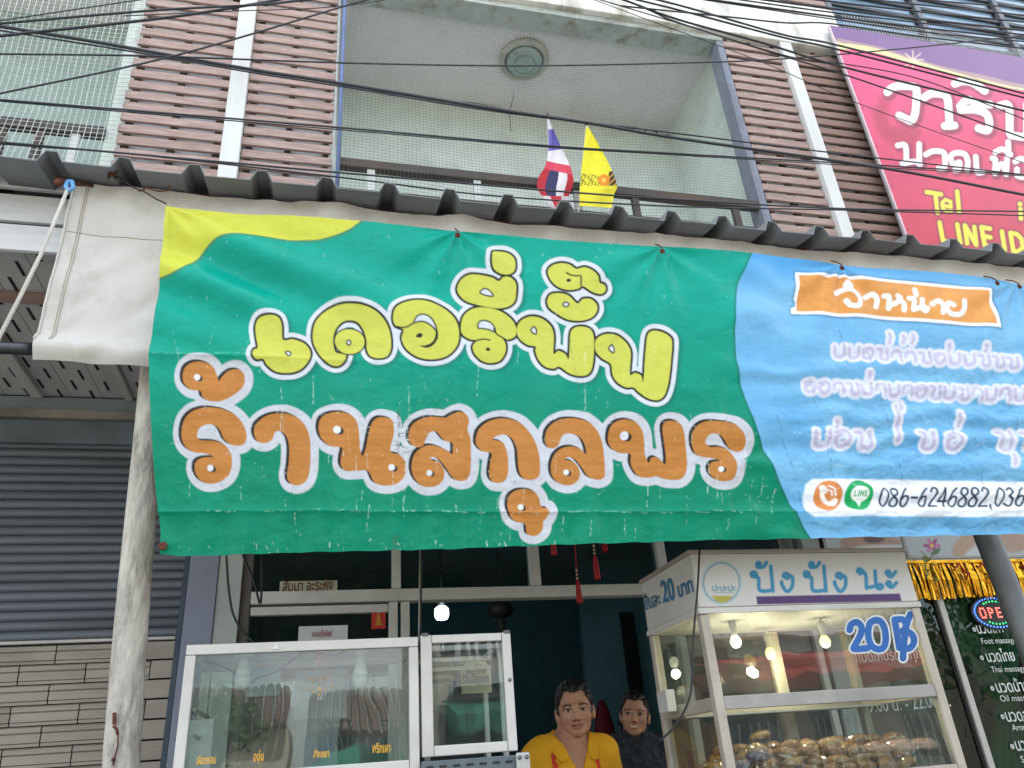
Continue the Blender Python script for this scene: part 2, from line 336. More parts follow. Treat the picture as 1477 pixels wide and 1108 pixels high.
tag(tube('lamp_wire', m_black, [Vector((1.5, 4.7, 6.88))] + cw, .003), 'thin wire hanging from the round ceiling lamp', 'wire')

# ---- nets
def net(name, x0, x1, z0, z1, y, step, r, m, label, sag=.02, seed=0):
    b = MB(); k = 14; rr = random.Random(seed); ph = rr.uniform(0, 6)
    w = lambda x, z: (x + sag*math.sin(z*2.2+ph)*.9 + sag*.4*math.sin(z*5+x*3), y + .03*math.sin(x*2+z), z + sag*math.sin(x*2.4+ph*2) + sag*.3*math.sin(x*6))
    x = x0
    while x < x1: b.tube([w(x, z0+(z1-z0)*i/k) for i in range(k+1)], r, 3, False); x += step
    z = z0
    while z < z1: b.tube([w(x0+(x1-x0)*i/k, z) for i in range(k+1)], r, 3, False); z += step
    return tag(b.build(name, m, None, True), label, 'net')
net('bird_net', .01, 3.08, 4.75, 6.83, YF-.04, .026, .0008, mat('grey_thread', '#5a6866', .7), 'fine dark bird net stretched over the middle balcony', .012, 1)
net('bird_net', -3.2, -1.34, 4.7, 7.2, YF-.05, .036, .0022, mat('white_thread', '#d5dcda', .7), 'coarse white bird net over the balcony at the far left', .03, 4)

# ---- the left neighbour, upper storey and ground floor
nb = empty('neighbour_house', (-2.6, 4.6, 0), 'neighbouring shophouse on the left with grey balcony above a closed shutter', 'building')
box('back_wall', mat('teal_grey_render', '#9db0ab', .8, var=.07, dirt=.3, dirtcol='#7c8a86'), -6, -1.4, 5.1, 5.2, 3.9, 8.4, nb)
box('side_wall', m_balc, -1.44, -1.36, YF+.05, 5.1, 3.9, 8.4, nb); box('ceiling', m_ceil, -6, -1.44, YF, 5.1, 7.35, 7.45, nb); box('balcony_slab', m_conc, -6, -1.4, YF-.02, 5.2, 3.8, 4.0, nb)
box('sun_block_upper', m_conc, -9, -1.37, YF+.45, 12, 8.45, 11.5, nb); box('sun_block_rear', m_conc, -9, -1.37, 5.25, 12, 0, 8.4, nb)  # out-of-view masses added on the left, also to stop the sun
r2 = box('balcony_railing', m_rail, -6, -1.44, YF+.02, YF+.07, 5.1, 5.17, nb)
for i in range(9): box('rail_post', m_rail if i % 3 else m_white, -1.62-i*.2, -1.575-i*.2, YF+.03, YF+.06, 4.3, 5.1, r2)
box('low_wall', mat('dark_teal_wall', '#50605f', .8), -6, -1.44, 5.02, 5.095, 4.0, 5.2, nb)
ZS = at(100, 575, Y=YF).z
sof = empty('soffit', (-2, 3.3, ZS), 'pale slotted soffit boards under the canopy left of the canvas', 'soffit')
sx = -3.4; protos = {}
while sx < .6:
    x1 = sx+.148
    b = MB().box(sx, x1, 2.62, YF-.02, ZS, ZS+.02); o = b.build('soffit_board', m_soff, sof, bevel=.003)
    sl = MB()
    for k in range(6):
        for q in (.045, .105):
            y0 = 2.66+k*.225+(.11 if q > .1 else 0); sl.box(sx+q-.006, sx+q+.006, y0, y0+.1, ZS-.002, ZS+.001)
    s = sl.build('vent_slot', mat('slot_black', '#141516', .9), o); s['kind'] = 'stuff'
    sx += .15
for py, m in ((425, m_slat2), (650, m_soff)):
    p = at(40, py, Z=ZS)
    if p.y < 3.9: box('batten', m, -3.4, .4, p.y-.025, p.y+.025, ZS-.03, ZS-.004, sof)
bp = at(60, 480, Z=ZS); MB().bar((-1.45, 2.62, ZS-.015), (-1.45, 3.95, ZS-.015), .05, .02).build('joint_strip', m_soff, sof)
MB().bar((-1.02, 2.62, ZS-.015), (-1.02, 3.95, ZS-.015), .035, .02).build('joint_strip', m_soff, sof)
zb = [at(100, y, Y=YF-.02).z for y in (575, 594, 606, 618, 640)]
box('lintel', mat('blue_grey_lintel', '#7d898c', .7, dirt=.3), -6, -.63, YF-.03, YF+.15, zb[1], zb[0], nb)
box('concrete_ledge', m_conc, -6, -.63, YF-.05, YF+.15, zb[2], zb[1]-.002, nb)
box('shutter_box', mat('blue_grey_box', '#66717a', .6, dirt=.4), -6, -.64, YF-.03, YF+.15, zb[4], zb[2]-.002, nb, .008)
box('upper_wall', m_conc, -6, -.63, YF-.01, YF+.2, ZS+.03, 3.8, nb)

sh = empty('roller_shutter', (-2, YF, .12), 'closed dark grey roller shutter left of the leaning pole, lower half of staggered plates', 'shutter')
zmid = at(100, 926, Y=YF).z; z = zmid+.012; proto = None
def shslat():
    b = MB(); prof = [(0, .0), (-.010, .006), (-.013, .016), (-.013, .028), (-.006, .038), (0, .043)]
    n = len(prof); v = [(x, YF+.02+d, zmid+.012+h) for x in (-4.4, -.66) for d, h in prof]
    b.add(v, [(i, i+1, n+i+1, n+i) for i in range(n-1)]); return b.build('shutter_slat', m_shut, sh, True)
proto = shslat(); pb = ORG[proto]; i = 1
while zmid+.012+i*.0445 < zb[4]+.02: dup(proto, sh, (pb.x, pb.y, pb.z+i*.0445)); i += 1
box('bottom_rail', mat('pale_metal_edge', '#a3a19c', .4, metal=.4), -4.4, -.66, YF+.002, YF+.03, zmid-.004, zmid+.012, sh, .003)
pl = None; row = 0; zt = zmid-.006
while zt > .2:
    xs = -4.4 - (.135 if row % 2 else 0)
    while xs < -.66:
        a, bb = max(xs+.0025, -4.4), min(xs+.2675, -.662)
        if bb-a > .25:
            if pl is None:
                q = MB(); prof = [(0, 0), (.0, .012), (-.006, .016), (-.006, .05), (-.013, .056), (-.013, .074), (-.004, .08)]; n = len(prof)
                q.add([(x, YF+.022+d, zt-.083+h) for x in (a, bb) for d, h in prof], [(i, i+1, n+i+1, n+i) for i in range(n-1)]); pl = q.build('shutter_plate', m_plate, sh); p0 = ORG[pl].copy(); a0 = a; z0 = zt
            else: dup(pl, sh, (p0.x+a-a0, p0.y, p0.z+zt-z0)).name = 'shutter_plate'
        elif bb-a > .01: box('shutter_plate', m_plate, a, bb, YF+.012, YF+.03, zt-.08, zt-.004, sh)
        xs += .27
    zt -= .0845; row += 1
    if zt < 1.1: break
box('shutter_back', mat('shutter_shadow_gap', '#1d1c1b', .9), -4.4, -.655, YF+.034, YF+.06, .12, zb[4], sh)
box('guide_rail', mat('dark_blue_guide', '#3a4450', .5, metal=.3), -.655, -.632, YF-.03, YF+.06, .12, zb[4], sh)

# pillar between the shops
pil = empty('pillar', (-.5, 3.95, .12), 'narrow pillar with blue grey and pale faces beside the closed shutter', 'pillar')
box('blue_grey_face', mat('blue_grey_plaster', '#868b9c', .85, var=.08, dirt=.4, dirtcol='#8b8f9b', bump=.4, bscale=90), -.625, -.495, YF-.06, YF+.2, .12, ZS, pil)
box('pale_face', mat('pale_plaster', '#aeb5b0', .85, var=.05, dirt=.25), -.492, -.385, YF-.05, YF+.2, .12, ZS, pil)

# poles
def pole(x0, x1, y, zt, r0, r1, m, label):
    pts = [(x0+(x1-x0)*t+.006*math.sin(t*9), y+.004*math.sin(t*7), .12+(zt-.12)*t) for t in np.linspace(0, 1, 14)]
    b = MB().tube(pts, [r0+(r1-r0)*t for t in np.linspace(0, 1, 14)], 20); return b.build('canopy_pole', m, None, True)
xa = at(177, 1108, Y=2.65); xb = at(211, 650, Y=2.65); sl = (xb.x-xa.x)/(xb.z-xa.z)
m_pole = mat('limewashed_pole', '#b4b0a7', .9, var=.3, scale=30, dirt=.9, dirtcol='#4d453d', dscale=16, streak=(1,1,.3), bump=.9, bscale=60)
p_ = pole(xa.x+sl*(.12-xa.z), xa.x+sl*(3.2-xa.z), 2.65, 3.2, .055, .044, m_pole, '')
tag(p_, 'rough whitish round pole beside the closed shutter, under the banner\'s left corner', 'pole')
hk = empty('pole_latch', (xa.x, 2.59, 1.42), 'rusty latch and wire fixed on the whitish pole', 'latch')
l0 = at(164, 1048, Y=2.59); l1 = at(170, 1075, Y=2.59); l2 = at(163, 1104, Y=2.59)
MB().bar(at(165, 1028, Y=2.592), at(165, 1045, Y=2.592), .012, .008).build('plate', m_rust, hk)
tube('staple', m_rust, [l0, at(168, 1051, Y=2.58), at(170, 1060, Y=2.59)], .004, hk); tube('wire', m_rust, [at(170, 1052, Y=2.585), l1, l2], .0022, hk)
MB().lathe([(.006,0),(.006,.006),(.002,.008)], at(164, 1096, Y=2.592), 8, (0,-1,0)).build('bolt', m_rust, hk)
xa = at(1468, 885, Y=2.72); xb = at(1425, 780, Y=2.72); sl = (xb.x-xa.x)/(xb.z-xa.z)
tag(pole(xa.x+sl*(.12-xa.z), xa.x+sl*(3.2-xa.z), 2.72, 3.2, .05, .05, mat('grey_steel_pole', '#72777b', .45, metal=.4, dirt=.4, dirtcol='#4b4845'), ''), 'smooth grey steel pole at the right, in front of the gold fringe', 'pole')

# ---- corrugated roof over the pavement
YE = 2.375
ze = [at(px, py, Y=YE).z for px, py in ((34, 219), (460, 263), (900, 315), (1290, 357))]; ZE = sum(ze)/4
prof = []; x = -3.4; k = 0
while x < 5.2:
    prof += [(x, 0), (x+.155, 0), (x+.178, .05), (x+.217, .05)]; x += .24; k += 1
b = MB(); n = len(prof); slope = .22
rrr = random.Random(3); jit = [rrr.uniform(-.004, .004) for _ in prof]
rows = [(YE, 0), (YE+.5, .11), (YF-.03, (YF-.03-YE)*slope)]
offx = (at(75, 215, Y=YE).x + 3.4 - .1975) % .24
b.add([(px+offx, y, ZE+dz+h+j) for (y, dz) in rows for (px, h), j in zip(prof, jit)], [(r*n+i, r*n+i+1, (r+1)*n+i+1, (r+1)*n+i) for r in range(2) for i in range(n-1)])
ro = b.build('corrugated_roof', m_roof); so = ro.modifiers.new('thick', 'SOLIDIFY'); so.thickness = .004
tag(ro, 'grey corrugated metal canopy roof running above the green banner', 'roof')
purlin = box('purlin', m_rust, -.9, 5, 2.53, 2.58, ZE-.02, ZE+.04, ro); purlin['label'] = 'rusty steel purlin under the roof sheet'

# ---- canvas blind behind the banner
YC = 2.50
cv = empty('canvas_blind', (1, YC, 2.5), 'dirty cream canvas blind with rolled hem hanging behind the green banner', 'blind')
ctop = at(110, 250, Y=YC); cbot = at(48, 520, Y=YC); cr = at(1490, 395, Y=YC)
nx, nzv = 220, 48; X0, X1 = cbot.x, 3.6; Z1 = ZE + slope*(YC-YE) - .012; Z0 = cbot.z
xs = np.linspace(X0, X1, nx); ts = np.linspace(0, 1, nzv); XX, TT = np.meshgrid(xs, ts)
YY = YC + .05*(fbm(XX*4, TT*2, 4, 5)-.5)*np.clip((XX-X0)/.12, .15, 1) + .03*(fbm((XX-TT*.8)*9, (XX+TT)*3, 4, 15)-.5) + .006*np.sin(XX*9+TT*2)*(1-TT)
ZZ = Z0 + (Z1-Z0)*TT
hem = TT < .13; a = (TT/.13)*math.pi
YY = np.where(hem, YY - .032*np.sin(a), YY)
vv = np.stack([XX, YY, ZZ], -1).reshape(-1, 3); ii = np.arange(nx*nzv).reshape(nzv, nx)
m_canvas = mat('cream_canvas', '#cbc9c4', .65, var=.06, scale=5, dirt=.5, dirtcol='#a39c90', dscale=6, bump=.35, bscale=14)
c_ = finish('canvas', vv, np.stack([ii[:-1,:-1], ii[:-1,1:], ii[1:,1:], ii[1:,:-1]], -1).reshape(-1, 4), m_canvas, cv, True)
m_seam = mat('canvas_seam', '#b9b09d', .8, dirt=.5, dirtcol='#8d8068')
for dx in (.042, .05): tube('stitching', m_seam, [(X0+dx, float(np.interp(X0+dx, xs, YY[j]))-.002, ZZ[j, 0]) for j in range(4, nzv)], .0013, cv, 4)
tube('side_hem', m_canvas, [(X0, float(YY[j, 0])-.001, ZZ[j, 0]) for j in range(4, nzv)], .005, cv, 6)
tube('top_seam', m_seam, [(xs[i], float(YY[33, i])-.001, ZZ[33, 0]) for i in range(nx)], .0016, cv, 4)
tube('bottom_pipe', mat('dark_pipe', '#585c61', .35, metal=.8), [(-3.2, YC, Z0+.042), (X0+.05, YC, Z0+.042)], .021, cv, 12)
hx = at(80, 258, Y=YC-.02)
tube('top_pipe', mat('maroon_pipe', '#4c2b2a', .5), [hx, Vector((X0+.06, YC+.01, hx.z))], .014, cv, 10)

# rope with blue pulley
rope = tag(tube('rope', mat('white_rope', '#c7c4ba', .9, bump=.6, bscale=200, var=.2), [at(98, 272, Y=2.4), at(60, 365, Y=2.38), at(28, 430, Y=2.37), at(-60, 600, Y=2.36), at(-200, 900, Y=2.36)], .0065, None, 8), 'off white rope hanging down from the blue pulley at the canvas corner', 'rope')
pu = empty('pulley', at(100, 268, Y=2.41), 'small blue pulley knot at the upper left corner of the canvas', 'pulley')
m_blue = mat('light_blue_plastic', '#5f9fd0', .5)
tube('loop', m_blue, [at(98, 262, Y=2.41), at(104, 262, Y=2.405), at(106, 271, Y=2.4), at(99, 276, Y=2.4), at(95, 270, Y=2.4), at(98, 262, Y=2.41)], .008, pu, 8)
MB().lathe([(.012,0),(.016,.006),(.012,.014)], at(85, 265, Y=2.42), 10, (0,-1,0)).build('wheel', m_rust, pu, True)
kn = [at(160 + 8*math.cos(i*2.1), 252 + 6*math.sin(i*2.7), Y=2.42+.01*math.sin(i)) for i in range(14)]
tw = empty('tie_wire', at(160, 262, Y=2.42), 'rusty twisted wire tying the banner corner to the canvas top', 'wire')
tube('knot', m_rust, kn, .004, tw, 5)
tube('strand', m_black, [at(*q, Y=2.43) for q in ((165, 252), (183, 264), (195, 272), (207, 276), (225, 287), (240, 294))], .003, tw, 5)
tube('strand', m_rust, [at(*q, Y=2.43) for q in ((200, 276), (212, 271), (228, 276), (243, 275), (245, 268))], .003, tw, 5)

# white boards left of the canvas
fb = empty('board_fascia', at(20, 330, Y=2.6), 'white wooden boards with gaps left of the cream canvas', 'cladding')
for (ya, yb2) in ((243, 272), (282, 320), (325, 362)):
    zt, zb3 = at(0, ya, Y=2.6).z, at(0, yb2, Y=2.6).z; MB().box(-3.3, -.62, 2.585, 2.605, zb3, zt).build('board', m_board, fb, bevel=.003)
for x in (-1.9, -.8): box('bracket', m_stud, x, x+.04, 2.606, 2.64, ZS-.05, ZE-.08, fb)

# ------------------------------------------------------------------ the green shop banner
YB = 2.43
top_c = smooth_poly([(238,295),(330,301),(515,315),(660,331),(800,341),(955,354),(1090,362),(1214,379),(1330,388),(1417,396),(1486,409)], False, 20)
bot_c = smooth_poly([(229,797),(272,800),(330,799),(480,795),(640,791),(798,785),(980,780),(1112,777),(1300,774),(1486,770)], False, 20)
lef_c = smooth_poly([(238,295),(231,400),(222,480),(217,520),(219,600),(224,700),(230,760),(229,797)], False, 20)
NU, NV = 1010, 400
def resamp(c, n):
    d = np.r_[0, np.cumsum(np.hypot(*np.diff(c, axis=0).T))]; t = np.linspace(0, d[-1], n); return np.stack([np.interp(t, d, c[:,0]), np.interp(t, d, c[:,1])], 1)
tp, bt, lf = resamp(top_c, NU), resamp(bot_c, NU), resamp(lef_c, NV)
u = np.linspace(0, 1, NU)[None, :, None]; v = np.linspace(0, 1, NV)[:, None, None]
G = tp[None]*(1-v) + bt[None]*v                                    # ruled surface between top and bottom edges
G = G + (lf[:, None] - (tp[0]*(1-v) + bt[0]*v))*np.clip(1-u*6, 0, 1)**2   # bent to the left edge
U, V = G[..., 0], G[..., 1]
A = Art(U, V, '#009a87')
GR, DK, WH, YL, OR = '#00a488', '#1c1f1d', '#ccd3db', '#c2c653', '#b5793a'
# upper half painted lighter teal for its soft sheen, deeper green towards the hem
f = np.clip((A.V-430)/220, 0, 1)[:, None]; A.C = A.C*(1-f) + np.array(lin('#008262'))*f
n1 = fbm(A.U/70, A.V/50, 4, 3)[:, None]; A.C *= .9 + .2*n1
# yellow corner
A.fill(A.shape([(200,270),(240,270),(380,280),(530,290),(512,322),(470,340),(430,342),(380,338),(330,340),(300,352),(275,380),(255,396),(228,404),(205,405)], 20), '#4b6b3a', 3, 3, .7)
A.fill(A.shape([(200,270),(240,270),(380,280),(530,290),(512,322),(470,340),(430,342),(380,338),(330,340),(300,352),(275,380),(255,396),(228,404),(205,405)], 20), '#c4c848')
# blue disc
arc = [(1093,350),(1080,380),(1068,404),(1061,440),(1060,470),(1063,522),(1070,560),(1079,590),(1090,622),(1106,658),(1124,696),(1146,735),(1173,777),(1185,800),(1520,800),(1520,350)]
sb = A.shape(arc[:], 30, False); A.fill(sb, '#0b5c52', 2.5, 2.5, .8); A.fill(sb, '#7fc0ea')
ix = sb[0][sb[1] < 0]; dd = np.clip(-sb[1][sb[1] < 0]/60, 0, 1)[:, None]
nb1 = fbm(A.U[ix]/60, A.V[ix]/40, 4, 9)[:, None]; tcol = np.array(lin('#7db6d8'))*(1-nb1) + np.array(lin('#4690c2'))*nb1
tb = np.clip((420-A.V[ix])/60, 0, 1)[:, None]; tcol = tcol*(1-tb) + np.array(lin('#2f8fd6'))*tb
A.C[ix] = A.C[ix]*.25 + tcol*.75

# ---- yellow line of lettering
Y1 = []
def letter(pts, holes=(), top=(), darks=(), lines=()): Y1.append((A.tr, pts, holes, top, darks, lines))
def ring(cx, cy, rx, ry): return [(cx+rx*math.cos(a*math.pi/6), cy+ry*math.sin(a*math.pi/6)) for a in range(12)]
A.zoom(340, 340, 4.344)
letter([(125,580),(150,530),(220,515),(270,530),(290,580),(297,663),(360,660),(430,685),(468,740),(455,800),(400,855),(320,875),(250,865),(200,830),(175,795),(130,795),(108,765),(118,735),(140,720),(130,650)], holes=[[(312,745),(335,738),(348,757),(332,773)]])
letter([(818,650),(822,720),(845,760),(890,773),(945,760),(972,710),(968,620),(940,545),(880,480),(800,445),(720,436),(640,445),(560,480),(505,540),(484,610),(487,680),(515,740),(555,790),(610,820),(655,815),(685,785),(690,750),(660,745),(625,735),(612,690),(612,640),(630,585),(670,543),(715,532),(765,545),(800,590)], top=[(ring(714,667,93,80), ring(708,674,17,20))])
letter([(985,520),(1000,460),(1060,420),(1140,403),(1230,412),(1320,455),(1380,520),(1402,600),(1390,680),(1340,740),(1270,768),(1180,770),(1110,745),(1060,700),(1040,640),(1050,592),(1000,565)],
       holes=[[(1116,548),(1135,508),(1175,493),(1222,512),(1252,556),(1262,600),(1240,575),(1200,548),(1160,540)]], darks=[[(1252,556),(1270,610),(1262,650),(1235,685),(1195,700),(1150,688),(1190,685),(1230,665),(1250,630),(1255,590)], [(1128,632),(1148,610),(1172,615),(1160,637)]], lines=[[(1000,572),(1060,578),(1115,550)]])
A.zoom(650, 340, 4.262)
letter([(65,560),(80,490),(130,445),(200,430),(290,440),(370,485),(412,550),(405,600),(360,622),(322,608),(345,655),(340,710),(305,758),(245,772),(190,758),(150,720),(138,675),(158,638),(115,628),(75,600)],
       holes=[[(172,560),(175,525),(205,510),(250,520),(275,550),(280,580),(240,568),(200,562)]], darks=[ring(233,690,14,11)], lines=[[(270,560),(290,592),(322,610)], [(150,642),(200,628),(245,632)]])
letter([(45,320),(65,265),(120,235),(190,228),(260,243),(300,265),(330,243),(370,245),(405,280),(408,340),(395,395),(340,425),(250,428),(150,412),(80,380)], holes=[[(183,340),(205,313),(235,313),(270,352),(235,356)]])
letter([(258,110),(270,85),(330,80),(375,95),(402,130),(400,195),(370,225),(320,225),(275,200),(258,160)])
letter([(415,560),(435,510),(490,483),(560,490),(620,535),(643,600),(640,710),(670,695),(710,715),(733,745),(742,600),(760,560),(805,548),(850,560),(880,600),(885,700),(875,800),(850,845),(800,855),(740,840),(675,795),(640,805),(590,790),(550,745),(530,690),(533,663),(480,650),(430,610)], holes=[[(502,560),(520,540),(538,560),(535,585),(515,580)]])
letter([(600,385),(620,350),(670,340),(730,355),(785,405),(820,378),(870,378),(905,410),(905,455),(870,495),(800,512),(720,500),(650,460),(610,425)], holes=[ring(715,410,19,15)])
letter([(605,210),(625,170),(680,150),(735,160),(780,190),(830,182),(880,205),(912,240),(922,275),(955,290),(962,320),(935,345),(880,335),(820,300),(790,315),(740,322),(680,308),(630,270)], darks=[ring(732,262,14,11)], lines=[[(720,212),(745,228),(780,235),(806,238),(806,295)]])
letter([(890,665),(905,625),(960,600),(1030,610),(1090,655),(1115,720),(1105,845),(1140,838),(1175,855),(1188,890),(1205,700),(1220,600),(1250,572),(1300,580),(1345,610),(1365,650),(1355,780),(1340,900),(1315,980),(1275,1010),(1220,1000),(1160,960),(1125,930),(1080,930),(1030,900),(1000,850),(988,785),(935,750),(900,710)], holes=[[(976,685),(995,663),(1012,690),(1006,714),(985,702)]])
un = np.full(A.U.size, 1e3)
for tr, pts, *_ in Y1:
    A.tr = tr; ix, d = A.shape(pts); un[ix] = np.minimum(un[ix], d)
al = np.arange(A.U.size)
A.tr = (0, 0, 1)
for tr, pts, *_ in Y1:                                            # printed drop shadow of the letters
    A.tr = (tr[0]+5, tr[1]+3, tr[2]); A.fill(A.shape(pts, 22), '#0a4a48', 8, 4, .6)
A.fill((al, un), WH, 9.4)
for tr, pts, holes, top, darks, lines in Y1:
    A.tr = tr; s_ = A.shape(pts); A.fill(s_, DK, 3.2)
for tr, pts, holes, top, darks, lines in Y1:
    A.tr = tr; A.fill(A.shape(pts), YL)
    for h in holes: s_ = A.shape(h); A.fill(s_, DK, .8); A.fill(s_, WH, -1.3)
    for q in darks: A.fill(A.shape(q), DK)
    for q in lines: A.fill(A.stroke(q, 1.1), DK)
    for q, hh in top: s_ = A.shape(q); A.fill(s_, DK, 2.0); A.fill(s_, YL); s_ = A.shape(hh); A.fill(s_, DK); A.fill(s_, WH, -2)
# ---- orange line of lettering
O1 = []
def olet(pts, *holes): O1.append((A.tr, pts, holes))
A.zoom(230, 500, 3.992)
olet([(140,190),(155,140),(200,110),(260,108),(310,130),(335,180),(345,215),(362,190),(400,155),(450,145),(485,165),(495,200),(480,250),(420,300),(350,330),(290,328),(252,305),(240,272),(190,268),(150,235)], (222,195,18))
olet([(130,520),(145,440),(190,390),(260,365),(350,370),(430,400),(480,450),(503,515),(495,560),(460,578),(410,570),(375,540),(350,490),(320,465),(280,460),(235,480),(220,520),(240,548),(320,552),(380,575),(415,630),(418,690),(395,750),(340,785),(280,790),(230,765),(205,720),(210,670),(250,645),(310,640),(260,620),(200,615),(150,580)], (295,705,18))
olet([(545,500),(560,450),(620,405),(700,392),(780,410),(835,455),(865,530),(870,620),(865,720),(845,780),(800,805),(755,795),(735,750),(745,680),(748,590),(735,530),(710,500),(690,490),(665,500),(650,540),(610,563),(565,550)])
olet([(915,480),(930,420),(980,388),(1050,382),(1110,405),(1140,450),(1150,520),(1155,590),(1165,635),(1185,600),(1205,500),(1225,440),(1260,410),(1310,410),(1345,430),(1350,500),(1330,600),(1380,620),(1415,660),(1420,720),(1395,770),(1350,795),(1290,800),(1235,780),(1200,720),(1130,720),(1075,720),(1045,690),(1045,640),(1050,590),(985,580),(935,540)], (1022,485,22), (1337,695,19))
A.zoom(560, 560, 4.617)
olet([(135,330),(150,260),(200,210),(280,185),(380,190),(420,170),(470,152),(520,165),(542,210),(530,270),(550,330),(553,420),(550,540),(530,600),(490,615),(440,600),(400,550),(365,500),(330,465),(300,455),(280,465),(300,480),(340,490),(372,540),(370,600),(330,645),(270,657),(210,640),(170,590),(155,520),(175,440),(230,390),(290,375),(360,395),(420,430),(430,430),(430,360),(380,345),(345,310),(320,285),(280,290),(255,330),(235,375),(200,392),(160,380)], (275,563,19))
olet([(585,350),(600,280),(650,225),(720,195),(800,190),(880,215),(940,270),(985,350),(1010,440),(1015,540),(1000,590),(950,610),(905,600),(875,555),(865,480),(860,400),(835,335),(800,305),(760,300),(720,315),(700,335),(760,350),(785,390),(800,460),(800,560),(780,610),(740,628),(695,615),(675,570),(680,500),(690,430),(640,420),(605,395)])
olet([(795,770),(810,710),(860,675),(920,670),(980,690),(1010,730),(1025,785),(1065,795),(1075,825),(1060,860),(1040,880),(1035,930),(1010,965),(970,975),(930,960),(915,900),(850,885),(810,840)], (885,788,20))
A.zoom(780, 560, 4.616)
olet([(35,340),(45,275),(90,220),(160,192),(240,192),(320,215),(380,270),(415,350),(430,450),(435,560),(420,595),(370,605),(320,580),(280,520),(235,465),(195,450),(165,465),(220,480),(250,510),(268,560),(255,605),(215,635),(160,637),(105,610),(75,560),(75,490),(100,430),(150,390),(210,378),(270,395),(310,430),(300,370),(270,320),(220,295),(165,297),(140,330),(120,375),(80,393),(50,380)], (175,553,19))
olet([(455,310),(470,250),(515,212),(575,203),(640,225),(680,275),(695,350),(700,430),(725,490),(740,460),(770,452),(800,470),(835,500),(835,420),(820,320),(815,250),(840,218),(890,215),(930,235),(955,290),(970,400),(978,500),(965,570),(930,605),(880,608),(830,600),(780,580),(720,590),(660,580),(625,540),(605,490),(605,430),(545,425),(490,400),(460,360)], (562,310,28))
olet([(1005,340),(1015,285),(1060,235),(1130,217),(1210,225),(1290,250),(1345,310),(1360,370),(1340,415),(1290,420),(1245,390),(1215,340),(1185,312),(1140,305),(1105,330),(1100,365),(1130,390),(1190,390),(1255,420),(1295,480),(1300,550),(1280,605),(1230,622),(1170,610),(1125,570),(1120,520),(1145,490),(1195,480),(1150,465),(1090,458),(1040,440),(1015,400)], (1200,540,18))
un[:] = 1e3
for tr, pts, _ in O1:
    A.tr = tr; ix, d = A.shape(pts, 20); un[ix] = np.minimum(un[ix], d)
A.fill((al, un), '#bfc3ca', 11.8)
for tr, pts, _ in O1: A.tr = (tr[0]-3.6, tr[1]-2.0, tr[2]); A.fill(A.shape(pts), DK, .7)
ocol = np.array(lin(OR)); ocol2 = np.array(lin('#c87d3a'))
for tr, pts, hs in O1:
    A.tr = tr; A.fill(A.shape(pts), OR)
    for x, y, r in hs: A.fill(A.ell(x+.8*r, y+.35*r, r*.95, r*.95), DK); A.fill(A.ell(x, y, r, r), '#d8dce2')
ins = np.nonzero(un < -1)[0]; nn = fbm(A.U[ins]/60, A.V[ins]/4, 3, 21)[:, None]; A.C[ins] *= (.86 + .3*nn)
# ---- right part: box with a word, faded rows, telephone bar
A.zoom(977, 360, 2.954)
A.fill(A.shape([(515,85),(1340,160),(1380,335),(490,270),(492,242),(508,238),(508,215),(502,210)], smooth=False), '#2a4f78', 2.5, 2, .6)
A.fill(A.shape([(515,83),(1340,158),(1380,333),(488,270),(490,242),(508,238),(508,215),(500,210)], smooth=False), '#e9ecf0')
bx = A.shape([(527,97),(1330,170),(1360,318),(512,258),(514,215)], smooth=False); A.fill(bx, '#d9964a')
q = bx[0][bx[1] < 0]; A.C[q] *= (.8 + .4*fbm(A.U[q]/25, A.V[q]/25, 3, 31))[:, None]
for st in ([(680,182),(718,166),(758,176),(782,208),(770,240),(738,236),(722,216)], [(722,146),(733,134),(746,146),(733,156),(722,146)], [(806,200),(836,186),(856,208),(850,242)],
           [(884,196),(904,200),(902,250)], [(904,238),(936,224),(952,206),(942,196)], [(946,216),(966,228),(966,258)], [(990,206),(1010,212),(1006,256)], [(1006,256),(1036,246),(1044,238)], [(1046,210),(1044,248),(1056,262),(1064,250),(1046,246)], [(1018,166),(1021,190)],
           [(1086,232),(1116,216),(1136,236),(1132,268)], [(1180,234),(1158,226),(1150,252),(1168,272),(1204,274),(1226,252),(1226,216)]): A.fill(A.stroke(st, 3.7), '#e3e6ea')
def faded(x0, y0, x1, y1, h, marks, seed, cell=58):
    """row of sun-bleached lettering: white outlines whose fill has gone pale mauve"""
    rr = random.Random(seed); n = int((x1-x0)/cell); un2 = np.full(A.U.size, 1e3); sts = []
    for i in range(n):
        t = (i+.5)/n; x = x0+(x1-x0)*t; y = y0+(y1-y0)*t; w = cell*.36; k = rr.randrange(4)
        sts.append({0: [(x-w,y+h*.1),(x-w*.6,y-h*.35),(x+w*.6,y-h*.35),(x+w,y),(x+w,y+h*.4)], 1: [(x-w,y-h*.35),(x-w*.7,y+h*.4),(x+w*.8,y+h*.35),(x+w,y-h*.4)],
                    2: [(x-w*.2,y-h*.2),(x-w,y),(x-w*.6,y+h*.4),(x+w*.5,y+h*.35),(x+w,y-h*.1),(x+w*.3,y-h*.4),(x-w,y-h*.3)], 3: [(x-w,y-h*.4),(x-w*.2,y-h*.3),(x-w*.3,y+h*.4),(x+w,y+h*.4),(x+w,y-h*.4)]}[k])
    for mx_, my_, ln in marks: sts.append([(mx_, my_+ln), (mx_+6, my_+ln*.4), (mx_+2, my_)])
    for st in sts: ix, d = A.stroke(st, 0, 16); un2[ix] = np.minimum(un2[ix], d)
    A.fill((al, un2), '#d6d9e6', 7.2, 1.2, .95); A.fill((al, un2), '#aea4c4', 2.4, 1.2, .75); A.fill((al, un2), '#c4bcd6', .5, 1., .5)
